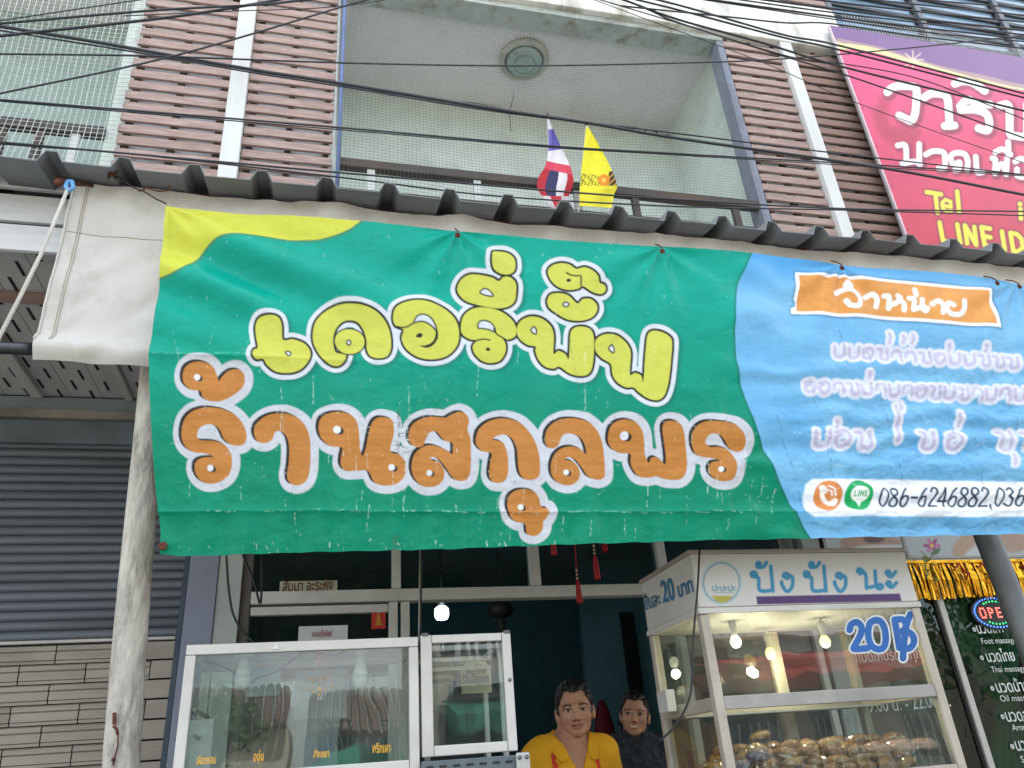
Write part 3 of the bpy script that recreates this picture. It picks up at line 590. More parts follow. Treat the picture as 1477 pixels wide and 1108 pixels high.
faded(655, 436, 1455, 484, 50, [(900,360,40),(960,372,25),(1000,368,30),(1155,405,30),(1310,412,22)], 3)
faded(530, 590, 1600, 625, 54, [(810,530,22)], 5)
faded(565, 805, 825, 815, 75, [(668,738,30)], 8, 85); faded(985, 815, 1230, 825, 75, [(925,670,150),(945,660,30),(1190,705,50)], 9, 82); faded(1330, 815, 1640, 825, 85, [(1420,880,40)], 11, 80)
A.zoom(0, 0, 1)
bar = A.shape([(1172,691),(1560,698),(1560,748),(1174,746),(1162,738),(1158,716),(1162,698)], smooth=False)
A.fill(bar, '#e7eaf0', 0, 1.2, .92)
A.fill(A.ell(1193,716,20,22), '#d3874a'); A.fill(A.stroke([(1184,706),(1186,718),(1194,726),(1203,727)], 3), '#efe9e4'); A.fill(A.stroke([(1184,705),(1188,709)], 4), '#efe9e4'); A.fill(A.stroke([(1199,726),(1204,723)], 4), '#efe9e4')
for r in (6, 11): A.fill(A.stroke([(1193,714-r),(1193+r*.75,714-r*.7),(1193+r,715)], 1.2), '#efe9e4')
A.fill(A.ell(1236,716,20,22), '#19a05a'); A.fill(A.ell(1237,714,13,11), '#eef3ee'); A.fill(A.shape([(1232,722),(1242,722),(1237,732)], smooth=False), '#eef3ee')
for st in ([(1229,710),(1229,717),(1232,717)], [(1234.5,710),(1234.5,717)], [(1237,717),(1237,710),(1241,717),(1241,710)], [(1247,710),(1244,710),(1244,717),(1247,717)], [(1244,713.5),(1246.5,713.5)]): A.fill(A.stroke(st, .75, smooth=False), '#19a05a', 0, .6)
DIG = {'0': [[(.5,0),(.1,.2),(0,.5),(.1,.8),(.5,1),(.9,.8),(1,.5),(.9,.2),(.5,0)]], '8': [[(.5,.48),(.1,.3),(.15,.08),(.5,0),(.85,.08),(.9,.3),(.5,.48),(.05,.7),(.1,.92),(.5,1),(.9,.92),(.95,.7),(.5,.48)]],
       '6': [[(.85,0),(.35,.25),(.05,.65),(.2,.95),(.6,1),(.95,.8),(.85,.52),(.45,.48),(.1,.65)]], '2': [[(.05,.2),(.3,0),(.75,.05),(.9,.3),(.5,.65),(0,1)], [(0,1),(1,1)]],
       '4': [[(.7,1),(.7,0)], [(.7,0),(0,.7)], [(0,.7),(1,.7)]], '3': [[(.05,.1),(.5,0),(.9,.2),(.45,.45)], [(.45,.45),(.95,.65),(.8,.93),(.4,1),(0,.85)]], '-': [[(.05,.55),(.95,.55)]], ',': [[(.4,.95),(.2,1.2)]]}
x = 1266.5
for ch in '086-6246882,036-6':
    w = {'-': 10, ',': 4}.get(ch, 10.8)
    for st in DIG[ch]: A.fill(A.stroke([(x+p[0]*w, 706+p[1]*25) for p in st], 1.55), '#22384c')
    x += w+3.6
# ---- wear: pale cracks where the print has flaked, creases, scuffs
rr = random.Random(12)
def crack(x, y, dx, dy, n, w, col, op, jt=1.0):
    p = [(x, y)]
    for i in range(n): x += dx+rr.uniform(-jt, jt); y += dy+rr.uniform(-jt, jt); p.append((x, y))
    ix, d = A.stroke(p, w, 4, False); nse = np.clip((vnoise(A.U[ix]/2.2, A.V[ix]/3.1, 91)-.3)*2.6, 0, 1)
    a_ = (np.clip(.5-d/1.1, 0, 1)*op*nse)[:, None]; A.C[ix] = A.C[ix]*(1-a_)+np.array(lin(col))*a_
for i in range(46): crack(rr.uniform(240,1120), rr.uniform(640,770), rr.uniform(-.6,.6), rr.uniform(3,7), rr.randrange(3,9), rr.uniform(.15,.6), '#d5efe4', rr.uniform(.35,.9))
for i in range(60): crack(rr.uniform(240,1140), rr.uniform(786,797)-rr.uniform(0,12), rr.uniform(-1,1), rr.uniform(1,3), 3, rr.uniform(.2,.7), '#d3e6e0', .8)
for i in range(26): crack(rr.uniform(240,1000), rr.uniform(420,640), rr.uniform(-1,1.4), rr.uniform(4,8), rr.randrange(3,8), .3, '#bfe6d8', rr.uniform(.3,.7))
for i in range(150): crack(rr.uniform(240,1110), rr.uniform(570,720), rr.uniform(-3,3), rr.uniform(-3,3), rr.randrange(1,4), .25, '#8c867f' if rr.random() < .5 else '#e6e6e6', rr.uniform(.25,.6))
band = np.nonzero((un > .5) & (un < 11.5))[0]
for i in range(520):
    k = band[rr.randrange(len(band))]; crack(A.U[k], A.V[k], rr.uniform(-4,4), rr.uniform(-3,3), rr.randrange(1,4), .2, '#77767a' if rr.random() < .65 else '#eceef2', rr.uniform(.4,.9), 1.6)
for x0 in np.arange(300, 1100, 26): crack(x0, 738+rr.uniform(-1,1), 5, 0, rr.randrange(1,5), .4, '#cfeee2', rr.uniform(.3,.9))
crack(222, 516, 14, 0, 10, .5, '#8fd6c2', .6)
for p, n in (((590,560),30), ((405,560),14), ((452,545),10), ((690,520),8), ((846,505),16)): crack(p[0], p[1], rr.uniform(-.3,.5), 6.2, n, .5, '#cfe9dd', .65)
crack(577, 590, 0, 5, 12, 1.6, '#5a4a3c', .5); crack(575, 590, .2, 5, 10, .8, '#3c332c', .6)
for i in range(24): xx = rr.uniform(566,590); yy = rr.uniform(592,690); A.fill(A.stroke([(xx,yy),(xx+rr.uniform(3,9),yy+rr.uniform(-2,2))], .4), '#3a322c', 0, .6, .7)
for i in range(16): crack(572+rr.uniform(-5,5), 770+rr.uniform(0,20), 0, 1.2, 4, .9, '#56635a', .6)
for a_, dx, n in (((1040,582),1.9,27), ((1250,505),1.6,33), ((1335,492),1.7,34), ((1115,600),2.0,24), ((1165,548),1.6,26), ((1398,612),.9,20), ((1208,470),1.2,10), ((1450,560),1.4,20), ((822,478),1.1,14)): crack(a_[0], a_[1], dx, 6, n, .45, '#4d5f6c', .85, .7)
for i in range(90): crack(rr.uniform(1150,1480), rr.uniform(560,770), rr.uniform(-5,5), rr.uniform(-1.5,2.5), rr.randrange(2,5), .35, '#f0f5f9' if rr.random() < .6 else '#6f92a8', rr.uniform(.3,.7))
for i in range(260): xx = rr.uniform(240,1470); yy = rr.uniform(310,790); A.fill(A.stroke([(xx,yy),(xx+rr.uniform(-1,1),yy+rr.uniform(-3,3))], .3), '#d9efe8', 0, .6, rr.uniform(.2,.6))

# ---- shape of the cloth: sag between the ties, pulls from the grommets, creases, crumples
GROM = [(242,297),(660,331),(955,354),(1214,378),(1470,405)]
x, y = A.U, A.V; un_ = (x-230)/1250; vn = np.clip((y-(295+.09*(x-238)))/495, 0, 1)
D = .018*np.sin(np.pi*vn)*(.6+.5*np.sin(x/170.)) + .02*(fbm(x/190, y/190, 3, 40)-.5)
for gx, gy in GROM:
    dx, dy = x-gx, y-gy; r = np.hypot(dx, dy)+1; th = np.arctan2(dy, dx)
    D += .0055*np.exp(-r/130)*np.cos(th*9+gx)*np.clip(r/30, 0, 1)
dg = (x-250)*.42-(y-330); D += .019*np.sin(dg/13.)*np.exp(-((x-330)/120)**2)*np.exp(-((y-395)/75)**2) + .011*np.sin(dg/22+1)*np.exp(-((x-520)/160)**2)*np.exp(-((y-400)/60)**2)
D += .007*np.exp(-np.abs(y-516-.02*(x-220))/7)*np.exp(-((x-220)/330)**2) + .005*np.exp(-np.abs(y-738)/5)
D += .003*np.sin(x/9+3*fbm(x/60, y/60, 2, 8))*np.exp(-((y-775)/40)**2) + .006*(fbm(x/45, y/28, 4, 50)-.5)
D += np.clip((x-1080)/150, 0, 1)*np.clip((y-440)/160, 0, 1)*(.012*np.abs(fbm(x/22, y/16, 3, 60)-.5)+.004*np.sin(y/6+4*vnoise(x/50, y/50, 4)))
D += .005*np.sin(y/11+5*vnoise(x/60, y/40, 77))*np.exp(-((x-1105)/60)**2)
for cx_ in (410, 452, 590, 660, 846, 1040): D += .003*np.exp(-np.abs(x-cx_-.05*(y-500))/4)*np.clip((y-480)/120, 0, 1)
ray = np.stack([x-CX, y-CY, np.full(x.size, F)], 1) @ M.T
DM = float(D.mean())*1.7; YM = YB-.016-DM; P3 = ray*(YM/ray[:, 1])[:, None]; P3[:, 2] += H; P3[:, 1] -= D*1.7 - DM
m_ban = mat('printed_vinyl', '#ffffff', .33, var=.05, scale=30, bump=.12, bscale=120, attr='Col', spec=.15)
ban = empty('shop_banner', (1.1, YB, float(P3[:, 2].min())), 'long worn green and blue printed vinyl banner with big yellow and orange lettering', 'banner')
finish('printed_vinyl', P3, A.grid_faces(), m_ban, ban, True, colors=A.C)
for gx, gy in GROM[1:] + [(1438, 400)]:
    p = at(gx, gy+9, Y=YB-.05)
    g = MB().lathe([(.004,0),(.011,0),(.012,.004),(.008,.006),(.004,.004)], p, 14, (0,-1,0)).build('grommet', m_rust, ban, True)
    tube('tie', m_rust, [p + Vector((0,-.006,0)), p + Vector((.004,.0,.02)), p + Vector((-.006,.01,.04)), p + Vector((.003,.05,.075))], .003, g, 5)
p = at(235, 788, Y=YB-.02); MB().lathe([(.004,0),(.012,0),(.013,.004),(.008,.006),(.004,.004)], p, 14, (0,-1,0)).build('grommet', m_rust, ban, True)

# ------------------------------------------------------------------ the pink sign of the neighbour on the right
YP = 3.86
pc = [at(1200, 37, Y=YP), at(1310, 353, Y=YP)]; PX0 = (pc[0].x+pc[1].x)/2; PZ1, PZ0 = pc[0].z, pc[1].z-.25; PX1 = PX0+2.6
nx, nzv = 420, 330
gx, gz = np.meshgrid(np.linspace(PX0, PX1, nx), np.linspace(PZ1, PZ0, nzv))
Pp = np.stack([gx.ravel(), np.full(gx.size, YP), gz.ravel()], 1)
cc = (Pp - [0,0,H]) @ M; PU, PV = CX+F*cc[:,0]/cc[:,2], CY+F*cc[:,1]/cc[:,2]
B = Art(PU.reshape(gx.shape), PV.reshape(gx.shape), '#e0446c')
w_ = fbm(B.U/60, B.V/60, 3, 5)[:, None]; t_ = np.clip((B.V-90)/260, 0, 1)[:, None]
B.C = np.array(lin('#e34a80'))*(1-t_)+np.array(lin('#cf3f52'))*t_; B.C *= .85+.3*w_
B.zoom(1190, 0, 2.916)
B.fill(B.shape([(0,80),(900,230),(900,380),(600,330),(380,270),(180,215),(20,195)], 20), '#e9e39a')
B.fill(B.shape([(0,60),(900,200),(900,372),(600,318),(380,255),(200,200),(20,165)], 20), '#a98a90'); B.fill(B.shape([(0,40),(900,150),(900,350),(640,310),(430,262),(240,200),(0,140)], 20), '#7d5a8e')
for a in range(8): B.fill(B.stroke([(370,252),(370+45*math.cos(a*.785),252+38*math.sin(a*.785))], .7), '#f6e8c0', 0, .8, .8)
for pts in ([(220,470),(240,540),(290,590),(350,600),(390,640)], [(250,430),(240,500),(280,560),(360,580)], [(300,560),(350,540),(380,560)]): B.fill(B.stroke(pts, 9, 20), '#b5324f', 0, 4, .6)
big = [[(262,388),(290,366),(345,362),(382,372),(384,420),(378,480),(362,508),(338,498),(312,486)], [(418,410),(450,394),(500,398),(516,420),(520,470),(524,530)], [(504,530),(544,528)],
       [(568,448),(600,420),(640,438),(695,440)], [(572,462),(630,462),(676,478),(690,510),(684,548),(646,540)], [(546,352),(580,342),(620,348),(672,382)], [(732,446),(766,440),(776,470),(778,560),(800,572),(850,578)], [(850,578),(850,440)]]
small = [[(306,612),(338,614),(340,684),(326,688)], [(340,684),(384,680),(400,690)], [(396,606),(396,690)], [(424,650),(456,636),(496,640),(504,662),(502,706),(478,708)], [(536,690),(528,660),(548,644),(586,648),(600,676),(598,716)], [(548,690),(566,684),(562,712),(546,716)],
         [(634,660),(640,722),(664,724)], [(704,666),(716,674),(714,728)], [(714,728),(744,690),(762,732)], [(762,732),(766,664)], [(716,640),(748,628),(780,650)], [(770,598),(772,640)], [(800,680),(826,668),(850,690),(848,740),(810,740),(808,712)]]
for s_, w, dk in ((big, 6.2, 5.5), (small, 4.4, 4)):
    for st in s_: B.fill(B.stroke([(a+8, b+8) for a, b in st], w+dk*.6, 16), '#8d2a46', 0, 2.2, .8)
    for st in s_: B.fill(B.stroke(st, w*.9), '#eef0f0')
def pl_(strokes, ox, oy, kx, ky, r=3.2):
    f = lambda st: [(ox+a*kx+.16*b*kx*0, oy+b*ky+a*kx*.17) for a, b in st]
    for st in strokes: B.fill(B.stroke(f(st), r+2.4, smooth=False), '#7b2d3a', 0, 1.5, .75)
    for st in strokes: B.fill(B.stroke(f(st), r, smooth=False), '#e6e14a')
pl_([[(0,0),(60,0)], [(36,0),(46,80)]], 428, 808, 1, 1); pl_([[(0,32),(38,32),(36,10),(14,6),(0,22),(4,46),(20,54),(40,48)]], 492, 832, 1, 1, 2.5); pl_([[(0,0),(8,84)]], 556, 806, 1, 1)
pl_([[(0,0),(14,78),(48,78)]], 482, 936, 1, .95); pl_([[(0,0),(14,78)]], 556, 944, 1, .95); pl_([[(10,78),(0,0),(48,78),(40,0)]], 588, 948, 1, .95); pl_([[(36,0),(0,0),(14,78),(48,78)], [(6,38),(38,38)]], 658, 956, 1, .95)
pl_([[(0,0),(12,78)]], 744, 974, 1, .95); pl_([[(0,0),(12,78),(34,76),(52,54),(46,18),(26,0),(0,0)]], 780, 980, 1, .95); pl_([[(0,0),(2,40)], [(-2,-22),(-2,-20)]], 822, 880, 1, 1)
sg = empty('sign_panel', (PX0+1.3, YP, PZ0), 'pink and purple massage sign panel with white lettering beside the brown slats', 'sign')
finish('printed_panel', Pp, B.grid_faces(), mat('printed_pink_sheet', '#fff', .42, var=.05, bump=.04, attr='Col'), sg, True, colors=B.C)
for a, b_, c, d in ((PX0-.014, PX0-.001, PZ0, PZ1), ): box('edge_strip', mat('pale_pink_edge', '#d7c3cc', .5), a, b_, YP-.004, YP+.01, c, d, sg)
box('backing', m_alu, PX0, PX1, YP+.004, YP+.04, PZ0, PZ1, sg)
rh = MB()
for i in range(6): MB().lathe([(.006,0),(.006,.003)], (PX0+.03, YP-.001, PZ0+.4+i*.42), 8, (0,-1,0)).build('rivet', m_pipe, sg)

# ---- right neighbour: upper windows behind the sign, wall, unseen bulk added to block the sun
rn = empty('massage_house', (6, 4.6, 0), 'neighbouring shophouse on the right with blue windows above the pink sign', 'building')
box('wall', m_conc, 4.37, 9, YF+.1, YF+.3, 2.6, 7.0, rn)
wz0, wz1 = PZ1+.02, 8.6
box('sun_block_upper', m_conc, 4.37, 12, YF+.35, 12, 7.0, 11.5, rn); box('sun_block_rear', m_conc, 4.37, 12, 6.4, 12, 0, 7.0, rn)  # unseen masses added here to shut out the sun from behind
for k in range(4):
    x0 = 4.42+k*1.05; w = box('window', mat('dark_alu', '#5b626b', .45, metal=.4), x0, x0+1.03, YF+.06, YF+.09, wz0-.6, wz1, rn)
    box('pane', mat('blue_window_panel', '#7795b0', .15, var=.15, spec=.8), x0+.05, x0+.98, YF+.045, YF+.055, wz0-.55, wz1, w)
    for j in range(9): box('louvre', mat('dark_louvre', '#33373d', .5), x0+.02, x0+1.01, YF+.02, YF+.042, wz0-.1+j*.16, wz0-.06+j*.16, w)
    box('stile', mat('grey_stile', '#6b7078', .5, metal=.3), x0-.03, x0+.03, YF-.0, YF+.043, wz0-.6, wz1, w)
net('bird_net', 4.4, 7.5, wz0-.1, wz0+.2, YF-.1, .03, .0018, MATS['white_thread'], 'narrow strip of net above the pink sign', .01, 9)

# ------------------------------------------------------------------ flags on the balcony rail
def flag(name, pole_px, left, right, n, color_fn, label, yb):
    e = empty(name, at(*pole_px[0], Y=yb), label, 'flag')
    tube('flagpole', m_white, [at(*q, Y=yb) for q in pole_px], .006, e, 8)
    tp_ = at(*pole_px[-1], Y=yb); MB().lathe([(.004,0),(.012,.01),(.006,.025),(.001,.04)], tp_, 8).build('finial', m_rail, e, True)
    nw, nh = 90, 170; l_, r_ = resamp(smooth_poly(left, False, 8), nh), resamp(smooth_poly(right, False, 8), nh); vs, cs = [], []
    for j in range(nh):
        for i in range(nw):
            t = i/(nw-1); q = l_[j]*(1-t)+r_[j]*t
            p = at(q[0], q[1], Y=yb-.012-.03*math.sin(t*5+j*.04)*t-.02*t); vs.append(tuple(p)); cs.append(lin(color_fn(t, j/(nh-1), q)))
    ii = np.arange(nw*nh).reshape(nh, nw)
    finish('flag_cloth', np.array(vs), np.stack([ii[:-1,:-1], ii[1:,:-1], ii[1:,1:], ii[:-1,1:]], -1).reshape(-1,4), mat('flag_cloth', '#fff', .75, var=.05, bump=.1, attr='Col'), e, True, colors=np.array(cs))
def thai(t, s, q):
    if s < .12: return '#ddd8dd'
    if s < .34: return '#6a63b3'
    if s < .44+.08*t: return '#e2dee2'
    if s < .52+.1*t: return '#cf4257'
    w_ = t + .25*(s-.6)
    if s > .84: return '#c32b3b' if .3 < t < .72 else '#d8d0d4'
    return '#b3202f' if w_ < .26 else '#2c2a55' if w_ < .58 else '#dcd6dc' if w_ < .84 else '#b8202f'
flag('thai_flag', [(797,318),(793,240),(790,168)], [(790,170),(791,215),(786,240),(777,256),(776,274),(797,300)], [(791,170),(806,205),(819,232),(826,252),(826,268),(812,305)], 10, thai, 'red, white and blue striped flag hanging on a white pole at the balcony rail', YF-.09)
def royal(t, s, q):
    x, y = q
    if y > 247 and y < 268:
        if (x-871)**2+(y-260)**2 < 70: return '#e08a1c' if (x-871)**2+(y-260)**2 > 12 else '#e9c24a'
        if x > 878: return '#2a2118' if (x+y) % 9 > 3 else '#d99a2a'
        if y > 250+(x-838)*.12 and math.sin(x*.9+2*math.sin(y*.7))*math.sin(y*1.3+x*.4) > .15: return '#6b6522'
    return '#e6dc2e'
flag('yellow_flag', [(833,318),(840,240),(846,182)], [(845,184),(842,215),(838,250),(836,280),(836,297)], [(848,182),(864,210),(880,240),(890,267),(886,280),(882,300)], 10, royal, 'plain yellow flag with a small orange emblem on a white pole', YF-.1)

# ------------------------------------------------------------------ shopfront and the dark room behind
sf = empty('shopfront', (.9, YF, .12), 'pale aluminium shopfront with dark panes and an open doorway', 'shopfront')
ZH0, ZH1 = at(660, 866, Y=YF).z, at(660, 849, Y=YF).z; ZT = 2.75
fr = lambda nm, *a: box(nm, m_aluw, *a, sf, .004)
fr('header', -.336, 2.72, YF-.03, YF+.05, ZH0, ZH1); fr('top_rail', -.336, 2.72, YF-.02, YF+.04, ZT, ZT+.05)
for a, b_ in ((.343, .388), (1.073, 1.13), (1.815, 1.868)): fr('mullion', a, b_, YF-.025, YF+.045, ZH1+.002, ZT-.002)
box('door_jamb', mat('brown_jamb', '#5d5650', .6), -.384, -.338, YF-.02, YF+.05, .12, ZT+.05, sf, .004)
for a, b_ in ((.328, .372), (.388, .432), (1.87, 1.91), (2.68, 2.72)): fr('stile', a, b_, YF-.02, YF+.04, .12, ZH0-.002)
fr('door_top_rail', -.334, .326, YF-.015, YF+.035, at(470, 886, Y=YF).z, at(470, 874, Y=YF).z); fr('door_bottom_rail', -.334, .326, YF-.015, YF+.035, .13, .25)
m_void = mat('dark_teal_film', '#13282d', .3, var=.2)
for a, b_ in ((-.334, .341), (.39, 1.071), (1.132, 1.813), (1.87, 2.7)): box('pane', g_shop, a, b_, YF+.005, YF+.011, ZH1+.002, ZT-.002, sf)
box('pane', g_shop, -.334, .326, YF+.005, YF+.011, .252, at(470, 887, Y=YF).z, sf); box('pane', g_shop, 1.912, 2.678, YF+.005, YF+.011, .15, ZH0-.004, sf)
rm = empty('shop_room', (.9, 6, .12), 'dark teal shop interior seen through the open doorway', 'room')
m_room = mat('teal_room_wall', '#5f93a3', .85, var=.1, dirt=.2)
box('back_wall', m_room, -.6, 2.85, 8.0, 8.1, .1, 3.3, rm); box('side_wall', m_room, -.64, -.56, YF+.21, 8, .1, 3.3, rm); box('side_wall', m_room, 2.8, 2.86, YF+.16, 8, .1, 3.3, rm); box('ceiling', mat('room_ceiling', '#6d8d96', .85), -.6, 2.85, YF+.16, 8.1, 3.0, 3.1, rm)
q0, q1 = at(893, 885, Y=6.5), at(932, 1040, Y=6.5)
pf = box('picture', mat('dark_frame', '#1a1d1f', .5), q0.x, q1.x, 6.46, 6.5, q1.z, q0.z); tag(pf, 'tall dark hanging picture on the right inside the shop', 'picture')
tag(box('partition', mat('grey_teal_partition', '#6f98a4', .8, var=.1), q0.x-.35, q1.x+.9, 6.52, 6.6, .12, 3.0), 'grey teal partition wall inside the shop behind the woman', 'partition')
p = at(872, 1050, Y=5.6); tag(MB().lathe([(.13,-1.3),(.12,-.3),(.05,.1),(.02,.18)], p, 10).build('red_cloth', mat('red_cloth', '#7d1020', .7), None, True), 'dark red folded cloth standing between the man and the woman', 'cloth')
# LED lamp in the room
e = empty('led_lamp', at(637, 895, Y=5.4), 'lit white LED bulb hanging inside the dark shop', 'lamp')
lp = at(637, 884, Y=5.4)
MB().lathe([(.01,-.05),(.036,-.044),(.048,-.024),(.05,.0),(.047,.026),(.03,.042)], lp, 20).build('bulb', mat('led_white', '#ffffff', .4, emit='#f4f8ff', estr=3.5), e, True)
tube('cable', m_black, [lp + Vector((0,0,.045)), (lp.x, lp.y, 2.99)], .008, e); MB().lathe([(.022,.043),(.024,.08),(.012,.1)], lp, 12).build('socket', mat('dark_socket', '#2b2e30', .6), e, True)
l_ = bpy.data.lights.new('led_light', 'POINT'); l_.energy = 1.2; l_.shadow_soft_size = .05; l_.color = (.9,.95,1); lo = bpy.data.objects.new('led_light', l_); COL.objects.link(lo); lo.parent = e; lo.location = lp - ORG[e] + Vector((0,-.09,0))
p = at(722, 880, Y=5.8); lan = empty('lantern', p, 'dim dark lantern hanging inside the shop beside the white bulb', 'lantern')
MB().lathe([(.03,-.06),(.08,-.04),(.1,0),(.08,.04),(.03,.06)], p, 14).build('shade', mat('dark_red_lantern', '#26191c', .7), lan, True); tube('cord', m_black, [p+Vector((0,0,.06)), (p.x,p.y,2.99)], .005, lan); tube('fringe', mat('dark_green_fringe', '#243026', .8), [p+Vector((0,0,-.06)), p+Vector((0,0,-.17))], .03, lan)
# papers on the glass
def sheet(name, a, b_, y, m, label, cat='paper', th=.003):
    p, q = at(*a, Y=y), at(*b_, Y=y); return tag(box(name, m, min(p.x,q.x), max(p.x,q.x), y-th, y, min(p.z,q.z), max(p.z,q.z)), label, cat)
m_pap = mat('white_paper', '#cfd2d4', .8, var=.04, bump=.1, bscale=12); m_red = mat('red_ink', '#9c2430', .7); m_gold = mat('gold_ink', '#c79a35', .5, metal=.3)
s = sheet('paper_sign', (404,839), (486,858), YF-.004, mat('yellowed_paper', '#b9bb9e', .8, dirt=.4, dirtcol='#8c8c6c'), 'yellowed paper strip with dark red words on the upper pane')
text('สัมมา อะระหัง', mat('dark_red_ink', '#5c1a22', .7), at(407, 853, Y=YF-.011), at(480, 850, Y=YF-.011), .05, parent=s, thick=.012)
s = sheet('paper_sign', (431,904), (501,932), YF-.004, m_pap, 'white paper with small red words on the door glass')
text('เคอรี่พัฟ', m_red, at(450, 919, Y=YF-.011), at(478, 918, Y=YF-.011), .03, parent=s)
s = sheet('red_card', (536,877), (556,907), YF-.004, mat('red_card', '#b5322a', .6), 'small red card with a gold temple emblem on the door glass', 'card')
p = at(546, 902, Y=YF-.01); MB().prism([(p.x-.018,p.y,p.z),(p.x+.018,p.y,p.z),(p.x+.01,p.y,p.z+.02),(p.x+.006,p.y,p.z+.045),(p.x,p.y,p.z+.075),(p.x-.006,p.y,p.z+.045),(p.x-.01,p.y,p.z+.02)], (0,-.002,0)).build('emblem', m_gold, s)
# red tassels
m_tas = mat('red_tassel', '#a5141c', .6, var=.25, scale=80); m_bead = mat('pale_bead', '#c9bfae', .4)
for i, (px, y0, y1, yb) in enumerate(((833, 795, 838, 870), (858, 780, 802, 836), (797, 765, 775, 801), (871, 765, 780, 790))):
    a, b_, c = at(px, y0, Y=3.72), at(px, y1, Y=3.72), at(px, yb, Y=3.72)
    e = empty('tassel', c, ['lowest red tassel hanging from the banner frame over the doorway', 'red tassel hanging just right of the lowest one', 'red knot half hidden by the banner hem, leftmost of the tassels', 'red tassel tip half hidden by the banner hem, rightmost'][i], 'tassel', 'red tassels over the doorway')
    tube('cord', m_tas, [Vector((a.x, a.y, 2.74)), b_], .003, e)
    for k in range(3): MB().lathe([(.001,-.007),(.007,0),(.001,.007)], b_ + Vector((0,0,.012+.02*k)), 8, (0,0,1)).build('bead', m_bead, e, True)
    MB().lathe([(.006,0),(.011,-.01),(.012,-.03),(.015,-.06),(.017,c.z-b_.z+.005),(.012,c.z-b_.z)], b_, 12).build('tassel_skirt', m_tas, e, True)
tag(box('tassel_bar', m_stud, .6, 2.0, 3.7, 3.735, 2.74, 2.76), 'thin dark bar behind the banner that carries the red tassels', 'bar')
# cables by the door
for pts, lb in (([(326,790),(330,850),(340,895),(372,935)], 'thin black cable drooping across the pillar to the left case'), ([(350,800),(366,838),(376,870),(378,800)], 'thin black cable loop beside the brown door jamb'),
                ([(609,790),(607,860),(606,920),(610,930)], 'black cable running down to the case door'), ([(1009,792),(1006,850),(1000,920),(996,1000),(975,1045),(950,1070)], 'black twisted cable hanging in front of the right case\'s edge')):
    y = 2.55 if pts[0][0] > 700 else 2.75
    P_ = [at(*q, Y=y) for q in smooth_poly(pts, False, 5)]
    tag(tube('cable', m_black, P_, .004, None, 5), lb, 'cable')
tag(tube('cord', mat('pale_cord', '#9b9a90', .8), [at(606, 790, Y=2.75), at(604, 925, Y=2.75)], .003), 'pale cord hanging beside the case door', 'cord')

# ------------------------------------------------------------------ left glass case
YL, DL = 2.6, .42
def P(px, py, y=YL): return at(px, py, Y=y)
lc = empty('glass_case', (-.05, 2.8, .12), 'aluminium glass display case under the banner, with two unlit bulbs', 'display case')
x0, x1 = P(272, 933).x-.006, P(603, 915).x; zt = P(420, 925).z; zb_ = P(590, 1097).z
def frame(par, x0, x1, y0, y1, z0, z1, w, m, front=True):
    for (x, y) in ((x0, y0), (x1-w, y0), (x0, y1-w), (x1-w, y1-w)): box('corner_post', m, x, x+w, y, y+w, z0, z1-w-.001, par, .003)
    for y in (y0, y1-w): box('top_rail', m, x0, x1, y, y+w, z1-w, z1, par, .003)
    for x in (x0, x1-w): box('side_rail', m, x, x+w, y0+w+.001, y1-w-.001, z1-w+.002, z1-.002, par, .003)
    for y in (y0+.002, y1-w): box('bottom_rail', m, x0+w+.001, x1-w-.001, y, y+w-.004, z0, z0+w, par, .003)
frame(lc, x0, x1, YL, YL+DL, zb_-.028, zt, .03, m_aluw)
box('pane', g_case, x0+.031, x1-.031, YL+.012, YL+.016, zb_+.003, zt-.031, lc)
box('pane', g_case, x0+.031, x1-.031, YL+DL-.016, YL+DL-.012, zb_+.003, zt-.031, lc)
box('pane', g_case, x0+.012, x0+.016, YL+.031, YL+DL-.031, zb_, zt-.031, lc); box('pane', g_case, x1-.016, x1-.012, YL+.031, YL+DL-.031, zb_, zt-.031, lc)
box('ceiling_panel', mat('case_top', '#c7cac8', .5, dirt=.3), x0+.032, x1-.032, YL+.031, YL+DL-.031, zt-.008, zt-.003, lc)
for z in (1.55, 1.62): box('side_shelf_rod', m_alu, x0+.032, x0+.042, YL+.04, YL+DL-.04, z, z+.008, lc)
box('base', mat('cart_base', '#8e9090', .5, metal=.4, dirt=.4), x0, .62, YL+.004, YL+DL, .9, zb_-.031, lc)
for x in (x0+.02, .58):
    for y in (YL+.03, YL+DL-.05): box('leg', m_alu, x, x+.03, y, y+.03, .12, .9, lc)
m_yel = mat('gold_sticker', '#d8a52c', .5)
for s_, a, b_, h in (('เผือกหอม', (283,1103), (311,1101), .022), ('องุ่น', (365,1098), (380,1097), .024), ('สังขยา', (452,1093), (475,1092), .02), ('พริกเผา', (537,1086), (563,1085), .026)): text(s_, m_yel, P(*a, YL+.009), P(*b_, YL+.009), h, parent=lc, thick=.02)
pw = P(398, 934); MB().prism([(pw.x-.01, YL-.002, zt-.022), (pw.x+.01, YL-.002, zt-.022), (pw.x, YL-.002, zt-.002)], (0,-.002,0)).build('white_mark', m_white, lc)
